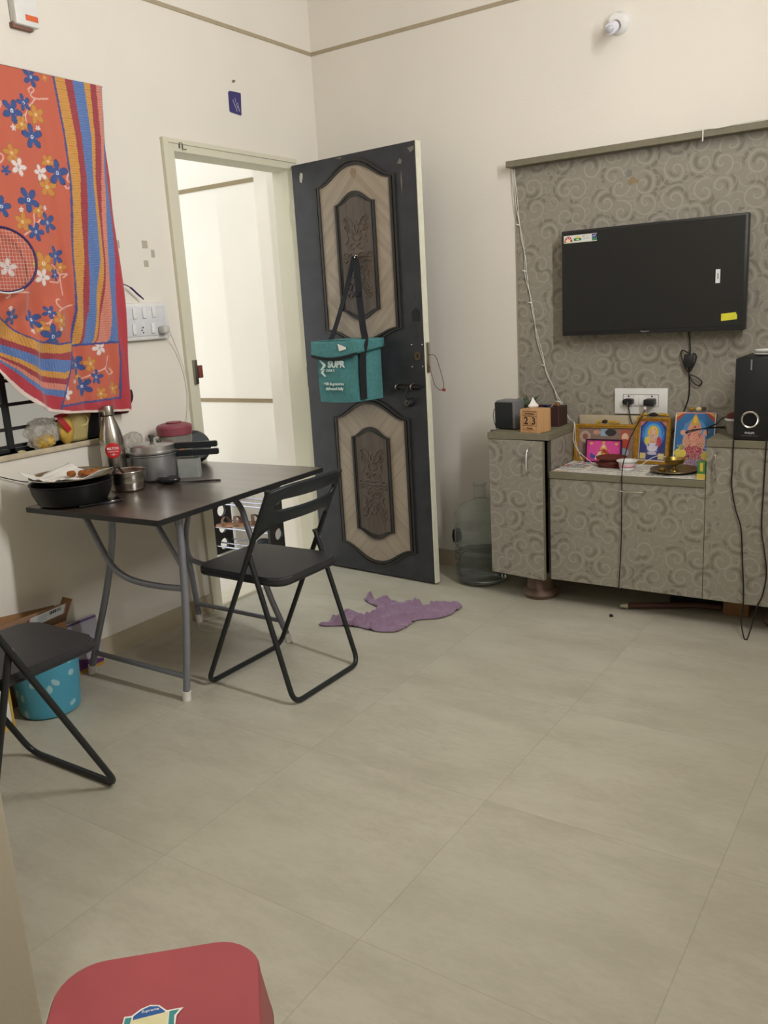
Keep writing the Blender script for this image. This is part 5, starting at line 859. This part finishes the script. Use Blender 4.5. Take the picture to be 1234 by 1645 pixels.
lump((.036, -1.42, TZ+.14), (.024, .05, .04), 61, 30, 18, .12).build('clear_bag_scrap', BAGC)
b = MB(); b.box((.03, -1.46, TZ+.0), (.062, -1.35, TZ+.10), .004); tag(b.build('clear_box', mat('clear_tall_plastic', 'd4d4cc', .25, trans=.6, ior=1.1)), 'clear plastic box by the wall behind the pressure cooker', 'box')
tag(bpy.data.objects['clear_bag_scrap'], 'crumpled clear bag by the wall between bottle and jug', 'bag')

# ================================================================== CHAIRS
def make_chair(label):
    c = empty('folding_chair', (0, 0, 0), label=label, cat='chair'); r = .0095
    w = .205
    b = MB(); b.tube(corner([(.172, -w+.010, .758), (-.20, -w, .011), (-.20, w, .011), (.172, w-.010, .758)], .05, 7), r, 12); b.build('front_leg_frame', BLACKM, c)
    b = MB(); b.tube(corner([(.046, -w+.022, .520), (.198, -w+.014, .011), (.198, w-.014, .011), (.046, w-.022, .520)], .045, 7), r, 12); rf = b.build('rear_leg_frame', BLACKM, c)
    for s in (1, -1):
        b = MB(); b.tube([(.047, s*(w-.006), .522), (.047, s*(w-.034), .522)], .006, 10); b.build('rivet', STEEL, rf)
    # seat: rounded outline, slightly dished
    out = []
    for (x, y, rr) in ((-.240, -.165, .045), (-.240, .165, .045), (.17, .172, .06), (.17, -.172, .06)): out.append((x, y, rr))
    P = [Vector((x, y, 0)) for x, y, _ in out]; pts = []
    for i in range(4):
        a = (P[i-1]-P[i]).normalized(); d = (P[(i+1) % 4]-P[i]).normalized(); rr = out[i][2]
        for j in range(8):
            t = j/7; q = (P[i]+a*rr)*(1-t)**2+P[i]*2*t*(1-t)+(P[i]+d*rr)*t*t; pts.append((q.x, q.y))
    b = MB(); b.prism(pts, .425, .4475, plane='xy'); es = [e for e in b.bm.edges if abs(e.verts[0].co.z-e.verts[1].co.z) < 1e-6 and e.verts[0].co.z > .44]
    bmesh.ops.bevel(b.bm, geom=es, offset=.007, segments=3, affect='EDGES'); b.build('seat', SEATM, c)
    b = MB(); b.tube([(p[0]*.97, p[1]*.975, .424) for p in pts], .008, 8, closed=True); b.build('seat_rim', BLACKM, c)
    # backrest: curved plastic with one long slot
    def surf(u, v):   # u across -1..1, v height
        t = (v-.011)/(.758-.011); x = -.20+.372*t; return Vector((x+.036*(1-u*u)+.004, u*.197, v-.010*(1-u*u)*0))
    N_ = 26
    def lo(u): return .634-.052*abs(u)**5
    def hi(u): return .770-.018*abs(u)**4
    def s0(u): return .680-.004*(1-u*u)
    def s1(u): return .722-.002*(1-u*u)
    b = MB(); V = {}
    def vert(i, k):
        u = -1+2*i/N_; ua = abs(u)
        if ua > .80: f = 0.
        else: f = min(1, ((.80-ua)/.06))**.5 if ua > .74 else 1.
        z = (lo(u), (lo(u)+s0(u))/2, (s0(u)+s1(u))/2+(s0(u)-s1(u))/2*f, (s0(u)+s1(u))/2+(s1(u)-s0(u))/2*f, (hi(u)+s1(u))/2, hi(u))[k]
        if k == 3 and f == 0: k = 2
        if (i, k) not in V: V[(i, k)] = b.bm.verts.new(surf(u, z))
        return V[(i, k)]
    for i in range(N_):
        for k in (0, 1, 3, 4):
            q = [vert(i, k), vert(i+1, k), vert(i+1, k+1), vert(i, k+1)]; q = list(dict.fromkeys(q))
            if len(q) > 2: b.bm.faces.new(q)
    bk = b.build('backrest', mat('dark_chair_plastic', '1b2226', .38), c, solid=.013)
    md = bk.modifiers.new('round', 'BEVEL'); md.width = .003; md.segments = 2
    return c
ch1 = make_chair('black folding chair standing at the long side of the table, facing the wall')
ch2 = copy_tree(ch1); ch2['label'] = 'black folding chair cut off by the left edge of the photo'
ch1.location = (.785, -1.465, 0); ch2.location = (.645, -2.505, 0); ch2.rotation_euler = (0, 0, -PI/2)

# ================================================================== FLOOR THINGS
# cloth
def clothpoly(x, y):
    return 0
OUTL = [(.575, -.995), (.60, -1.01), (.68, -.975), (.76, -.955), (.83, -.965), (.885, -.955), (.93, -.93), (.945, -.86), (.94, -.80), (.955, -.765), (1.02, -.71), (1.045, -.635), (1.03, -.53), (.97, -.55), (.92, -.60), (.86, -.61), (.80, -.60), (.73, -.625), (.63, -.63), (.565, -.60), (.58, -.66), (.66, -.70), (.72, -.745), (.70, -.80), (.66, -.83), (.60, -.86), (.58, -.87), (.605, -.905), (.60, -.95)]
P = [Vector((x, y, 0)) for x, y in OUTL]; P = smoothpath(P, 4, closed=True)
def inside(x, y):
    c = False; j = len(P)-1
    for i in range(len(P)):
        if ((P[i].y > y) != (P[j].y > y)) and x < (P[j].x-P[i].x)*(y-P[i].y)/(P[j].y-P[i].y)+P[i].x: c = not c
        j = i
    return c
def edged(x, y):
    m_ = 9
    for i in range(len(P)):
        a, d = P[i-1], P[i]; dx, dy = d.x-a.x, d.y-a.y; t = max(0, min(1, ((x-a.x)*dx+(y-a.y)*dy)/(dx*dx+dy*dy+1e-9))); m_ = min(m_, math.hypot(x-a.x-t*dx, y-a.y-t*dy))
    return m_
b = MB(); st_ = .0042; nx_, ny_ = 122, 122; V = {}
for i in range(nx_):
    for j in range(ny_):
        x = .55+i*st_; y = -1.02+j*st_
        if inside(x, y):
            e = edged(x, y); k = min(1, e/.018); s_ = x*.83+y*.55; q = -x*.55+y*.83
            rg = lambda v: 1-abs(math.sin(v))
            w1_ = rg(24*q+2.6*math.sin(8*s_+1)+.8*math.sin(23*s_)); w2_ = rg(17*s_+2.2*math.sin(11*q)+1.3+.6*math.sin(31*q)); w3_ = rg(41*(x*.3+y)+2*math.sin(24*x))
            z = .004+k*(.006+.030*w1_**2.2+.018*w2_**2.5+.007*w3_**2)
            V[(i, j)] = b.bm.verts.new((x+.003*w2_, y+.003*w1_, max(.003, z)))
for (i, j) in list(V):
    q = [V.get((i, j)), V.get((i+1, j)), V.get((i+1, j+1)), V.get((i, j+1))]
    if all(q): b.bm.faces.new(q)
    elif sum(x is not None for x in q) == 3: b.bm.faces.new([x for x in q if x])
for v in [v for v in b.bm.verts if not v.link_faces]: b.bm.verts.remove(v)
for _ in range(2): bmesh.ops.smooth_vert(b.bm, verts=[v for v in b.bm.verts if v.is_boundary], factor=.5, use_axis_x=True, use_axis_y=True, use_axis_z=False)
tag(b.build('floor_cloth', PURPLE, solid=.003, angle=80), 'crumpled mauve cloth lying on the floor before the open door', 'cloth')
# bucket
bk_ = empty('bucket', (.20, -2.065, 0), label='light blue patterned plastic bucket on the floor under the left chair', cat='bucket')
def bucket_paint(co):
    th = np.arctan2(co[:, 1]+2.065, co[:, 0]-.20); z = co[:, 2]; out = np.tile(h2('4d9fbb'), (len(z), 1)); u = th*.115
    for k in range(46):
        cu, cz_ = rng.uniform(-.36, .36), rng.uniform(.02, .25); a_ = rng.uniform(0, 3.1); r1, r2 = rng.uniform(.012, .018), rng.uniform(.008, .011); dx, dz = u-cu, z-cz_; p, q = dx*math.cos(a_)+dz*math.sin(a_), -dx*math.sin(a_)+dz*math.cos(a_); m_ = (p/r1)**2+(q/r2)**2 < 1; out[m_] = h2('a3c9d4')
    return out
b = MB(); b.lathe([(0, .0), (.09, .0), (.100, .006), (.104, .018)]+[(.104+.014*(t/60), .018+.19*t/60) for t in range(1, 61)]+[(.123, .212), (.123, .218), (.114, .216), (.10, .02), (0, .01)], (.20, -2.065, 0), 220)
bb = b.build('bucket_body', painted('bucket_print', .35), None); paint_colors(bb.data, bucket_paint); bb.data.transform(WM[bk_.name].inverted()); bb.parent = bk_
b = MB(); b.tube([(.20+.128*math.cos(a), -2.065+.128*math.sin(a)*.3-.09, .24+.05*0+.0*a-.10*math.sin(a)*0) for a in [PI*i/16 for i in range(17)]], .003, 6); b.bm.free()
# cartons behind the bucket
cx_ = empty('cardboard_carton', (.12, -2.12, 0), label='open brown cardboard carton with a shipping label, against the wall behind the bucket', cat='carton')
b = MB(); b.ring(rrect(.045, -2.085, .058, .43, .002, 1), rrect(.045, -2.085, .052, .424, .002, 1), .0, .245, 'xy'); b.prism(rrect(.045, -2.085, .054, .426, .002, 1), 0, .004, plane='xy'); b.build('carton_body', CARD, cx_, smooth=False)
b = MB(); b.grid(lambda a, c: (.074+.040*c, -2.29+.42*a, .245+.082*c), 3, 3); f1 = b.build('flap', mat('pale_cardboard', '8a6a50', .8), cx_, solid=.003)
b = MB(); b.grid(lambda a, c: (.017-.004*c, -2.29+.42*a, .245+.10*c-.05*a*c), 3, 3); b.build('flap', CARD, cx_, solid=.003)
b = MB(); b.grid(lambda a, c: (.018+.056*a+.01*c, -1.872+.035*c, .245+.075*c), 3, 3); b.build('flap', CARD, cx_, solid=.003)
painted_sheet('shipping_label', .155, .046, 90, 30, frame_mx((.0985, -1.965, .279), (0, 1, .06), (.44, 0, .90)), [('r', .02, .05, .98, .95, 'dcdcdc')]+[('r', .55+.028*i, .5, .568+.028*i, .85, '33343a') for i in range(12)]+[('r', .06, .15+.14*i, .5, .19+.14*i, 'a8a8ac') for i in range(5)]+[('r', 0, 0, .03, 1, 'c8506a'), ('r', .97, 0, 1, 1, 'c8506a')], 'e4e4e4', cx_)
b = MB(); b.box((.015, -2.43, 0), (.12, -2.31, .30), .003); tag(b.build('dark_carton', CARDD), 'dark brown carton at the far left behind the chair', 'carton')
mg = empty('magazine_pack', (.03, -1.78, 0), label='white packet with purple and yellow print leaning on the wall by the table leg', cat='packet')
b = MB(); b.prism([(.014, 0), (.045, 0), (.028, .205), (.014, .205)], -1.86, -1.705, plane='xy', mx=Matrix(((1, 0, 0, 0), (0, 0, 1, 0), (0, 1, 0, 0), (0, 0, 0, 1)))); b.build('packet_body', mat('pale_lilac_card', 'b6b2bd', .5), mg, smooth=False)
painted_sheet('packet_print', .155, .204, 50, 60, frame_mx((.0458, -1.7825, .001), (0, 1, 0), (-.083, 0, 1)), [('r', 0, .95, 1, 1, '5f4a78'), ('r', 0, 0, .03, 1, '6f5a88'), ('p', [(0, .0), (1, .0), (1, .12), (0, .34)], '5a2a62'), ('p', [(0, 0), (1, 0), (1, .06), (.25, .05), (0, .16)], 'b08a2f')], 'aaa7b2', mg)
wb = empty('white_packet', (.17, -2.235, 0), label='white and yellow packet on the floor at the left edge, behind the chair legs', cat='packet')
b = MB(); b.box((.135, -2.42, 0), (.21, -2.215, .15), .004); b.build('packet_body', PAPER, wb); b = MB(); b.box((.133, -2.222, .0), (.2115, -2.213, .15)); b.box((.205, -2.42, 0), (.2115, -2.22, .02)); b.build('yellow_edge', YEL, wb, smooth=False)
# adapter cable coil under the table
b = MB(); b.tube(smoothpath([(.03, -1.0, .004), (.08, -1.02, .004), (.16, -1.02, .004), (.24, -1.04, .004)], 5), .002, 6); tag(b.build('floor_cable', CABLE), 'short dark cable on the floor by the left foot of the door frame', 'cable')

# red stool in the foreground
stl = empty('plastic_stool', (2.015, -3.14, 0), math.radians(43), label='red plastic stool with a sticker on its seat, in the foreground', cat='stool'); SM = WM[stl.name]
def sbld(bb, n_, m_, p_=stl, **k): bmesh.ops.transform(bb.bm, matrix=SM, verts=bb.bm.verts); return bb.build(n_, m_, p_, **k)
lv = [(.274, .436, .062), (.274, .446, .062), (.267, .4515, .060), (.24, .453, .05), (.15, .452, .03)]
b = MB(); rings = [[b.bm.verts.new((x, y, z)) for x, y in rrect(0, 0, w_, w_, r_, 7)] for w_, z, r_ in [(.296, .36, .066), (.292, .372, .066), (.284, .40, .064)]+lv+[(.02, .4515, .006)]]
for A, Bq in zip(rings, rings[1:]):
    n_ = len(A)
    for j in range(n_): b.bm.faces.new((A[j], A[(j+1) % n_], Bq[(j+1) % n_], Bq[j]))
b.bm.faces.new(rings[-1]); sbld(b, 'seat', RED, solid=.003, off=-1)
for sx in (1, -1):
    for sy in (1, -1):
        b = MB(); b.tube([(sx*.100, sy*.100, .43), (sx*.112, sy*.112, .25), (sx*.128, sy*.128, 0)], [.024, .024, .02], 14); sbld(b, 'leg', RED)
b = MB(); 
for a0, a1 in (((.13, .13), (-.13, .13)), ((-.13, .13), (-.13, -.13)), ((-.13, -.13), (.13, -.13)), ((.13, -.13), (.13, .13))): b.tube([(a0[0]*.88, a0[1]*.88, .22), (a1[0]*.88, a1[1]*.88, .22)], .012, 8)
sbld(b, 'stretcher', RED)

u_, w_ = Vector((.785, .62, 0)).normalized(), Vector((-.62, .785, 0)).normalized()
KM = frame_mx((2.003, -3.128, .4532), u_, w_)
for nm_, pts, z_, m_ in (('sticker', [(-.036, .003), (-.027, .003), (-.017, .013), (-.006, .018), (.006, .016), (.017, .006), (.038, .008), (.031, -.004), (.033, -.05), (-.036, -.05)], 0, PAPER), ('sticker_arch', [(-.024, .002), (-.015, .011), (-.006, .0155), (.005, .014), (.015, .005), (.015, .0), (-.024, -.004)], .0003, mat('blue_sticker_ink', '2c5a9c', .5)), ('sticker_field', [(-.026, -.005), (.02, .0035), (.022, -.05), (-.028, -.05)], .0005, mat('cream_sticker_ink', 'd9d3a8', .5)), ('sticker_ribbon', [(.021, .0035), (.033, .005), (.028, -.004), (.030, -.02), (.023, -.02)], .0005, mat('teal_sticker_ink', '3f8a8c', .5)), ('sticker_ribbon', [(-.034, .0), (-.026, .0), (-.027, -.02), (-.034, -.02)], .0005, mat('teal_sticker_ink', '3f8a8c', .5))):
    b = MB(); b.prism(pts, z_, z_+.0004, mx=KM, plane='xy'); b.build(nm_, m_, stl, smooth=False)
text('sticker_lettering', 'Supreme', .0062, KM @ Matrix.Translation((-.004, .0085, .0008)) @ Matrix.Rotation(.12, 4, 'Z'), PAPER, stl, .0003)
# ================================================================== SHOE RACK OUTSIDE THE DOOR
rk = empty('shoe_rack', (-.675, -.05, -.09), label='black and silver shoe rack standing in the corridor outside the door', cat='shoe rack')
for xp in (-.90, -.45):
    b = MB()
    for k in range(5):
        zc = -.09+.0525+.105*k; cyc = -.05; n_ = 32
        def sq(t):
            c_, s_ = math.cos(t), math.sin(t); m_ = max(abs(c_)/.08, abs(s_)/.0525); return (cyc+c_/m_, zc+s_/m_)
        T_ = sorted([2*PI*i/n_ for i in range(n_)]+[math.atan2(sy*.0525, sx*.08) % (2*PI) for sx in (1, -1) for sy in (1, -1)])
        b.ring([sq(t) for t in T_], [(cyc+.036*math.cos(t), zc+.036*math.sin(t)) for t in T_], xp-.009, xp+.009, 'yz')
    bmesh.ops.remove_doubles(b.bm, verts=b.bm.verts, dist=1e-4)
    b.build('side_panel', mat('black_rack_plastic', '17181a', .5), rk, smooth=False)
for zr in (.34, .235, .085, -.035):
    for yr in (-.115, -.075, .015): b = MB(); b.tube([(-.90, yr, zr+(.012 if yr > -.1 else 0)), (-.45, yr, zr+(.012 if yr > -.1 else 0))], .005, 10); b.build('rod', mat('silver_lilac_tube', 'b9bac8', .25, .6), rk)
def sandal(x, y, rz, lab, flip=1):
    e_ = empty('sandal', (x, y, .094), rz, label=lab, cat='sandal', group='sandals on the shoe rack'); M_ = WM[e_.name] @ Matrix.Rotation(-.06, 4, 'Y')
    out_ = [(.12*math.cos(t), .036*math.sin(t)*(1-.25*math.cos(t+.0))-.006*flip*math.cos(2*t)) for t in [2*PI*i/28 for i in range(28)]]
    b = MB(); b.prism(out_, 0, .014, mx=M_, plane='xy'); b.build('sole', SLIP, e_)
    b = MB(); b.ribbon([M_ @ Vector(p) for p in smoothpath([(-.045, -.036, .006), (-.05, -.03, .04), (-.05, 0, .058), (-.05, .03, .04), (-.045, .036, .006)], 5)], .018, .003, M_.to_3x3() @ Vector((1, 0, 0))); b.build('strap', mat('brown_leather', '6d5240', .6), e_)
    b = MB(); b.ribbon([M_ @ Vector(p) for p in smoothpath([(.05, -.036, .006), (.045, -.03, .04), (.03, 0, .062), (.045, .03, .04), (.05, .036, .006)], 5)], .022, .003, M_.to_3x3() @ Vector((1, 0, 0))); b.build('strap', mat('brown_leather', '6d5240', .6), e_)
sandal(-.775, -.085, .10, 'tan sandal at the front of the shoe rack shelf'); sandal(-.70, -.012, .12, 'tan sandal behind the other one on the shoe rack', -1)
lump((-.55, -.04, .125), (.07, .035, .028), 77, 24, 16, .08).build('black_shoe', BLACK); tag(bpy.data.objects['black_shoe'], 'black shoe at the right end of the middle shelf of the shoe rack', 'shoe')
lump((-.57, -.04, .0), (.06, .035, .026), 78, 24, 16, .08).build('dark_shoe', mat('dark_grey_shoe', '2e3034', .7)); tag(bpy.data.objects['dark_shoe'], 'dark grey shoe on the lowest shelf of the shoe rack', 'shoe')

b = MB(); b.tube(smoothpath([(.012, -2.03, .829), (.014, -1.97, .803), (.016, -1.925, .785), (.02, -1.90, .778)], 4), .002, 6); tag(b.build('wall_wire', CABLE), 'short dark wire on the left wall beside the wok', 'wire')
for pts in ([(.64, 1.93), (.655, 1.95), (.668, 1.94), (.662, 1.925)], [(.70, 1.985), (.735, 1.99), (.735, 1.975), (.715, 1.965)], [(.655, 1.86), (.66, 1.90), (.664, 1.86), (.66, 1.80)], [(.28, 2.0), (.32, 2.004), (.318, 1.996)], [(.385, 1.955), (.392, 1.97), (.398, 1.955)]):
    b = MB(); b.prism(pts, -.0012, 0); dbuild(b, 'scuff_mark', mat('worn_lacquer', '6f6a62', .8), smooth=False)
for u, z, r in ((.405, 1.60, .035), (.43, 1.66, .025), (.39, 1.925, .018)):
    b = MB(); b.prism([(u+r*(1+.2*math.sin(3*t))*math.cos(t), z+r*1.3*(1+.15*math.sin(4*t))*math.sin(t)) for t in [2*PI*i/24 for i in range(24)]], -.0074 if z < 1.9 else -.0044, -.005 if z < 1.9 else -.003); dbuild(b, 'turmeric_stain', mat('ochre_smudge', '5f5344' if z < 1.9 else '8a775c', .6), smooth=False)

cl = empty('added_fill_fixture', (2.2, -3.95, 2.88), label='added square white fill light fixture in the passage behind the camera', cat='light')  # invented housing, added so the passage fill light has a fixture
b = MB(); b.box((1.93, -4.22, 2.875), (2.47, -3.68, 2.95), .01); b.build('housing', WHITEP, cl)
b = MB(); b.box((1.95, -4.20, 2.868), (2.45, -3.70, 2.876), .002); b.build('diffuser', mat('added_fill_diffuser', 'fff6e8', .5, emit=1.5), cl)  # glowing face of the added fill fixture
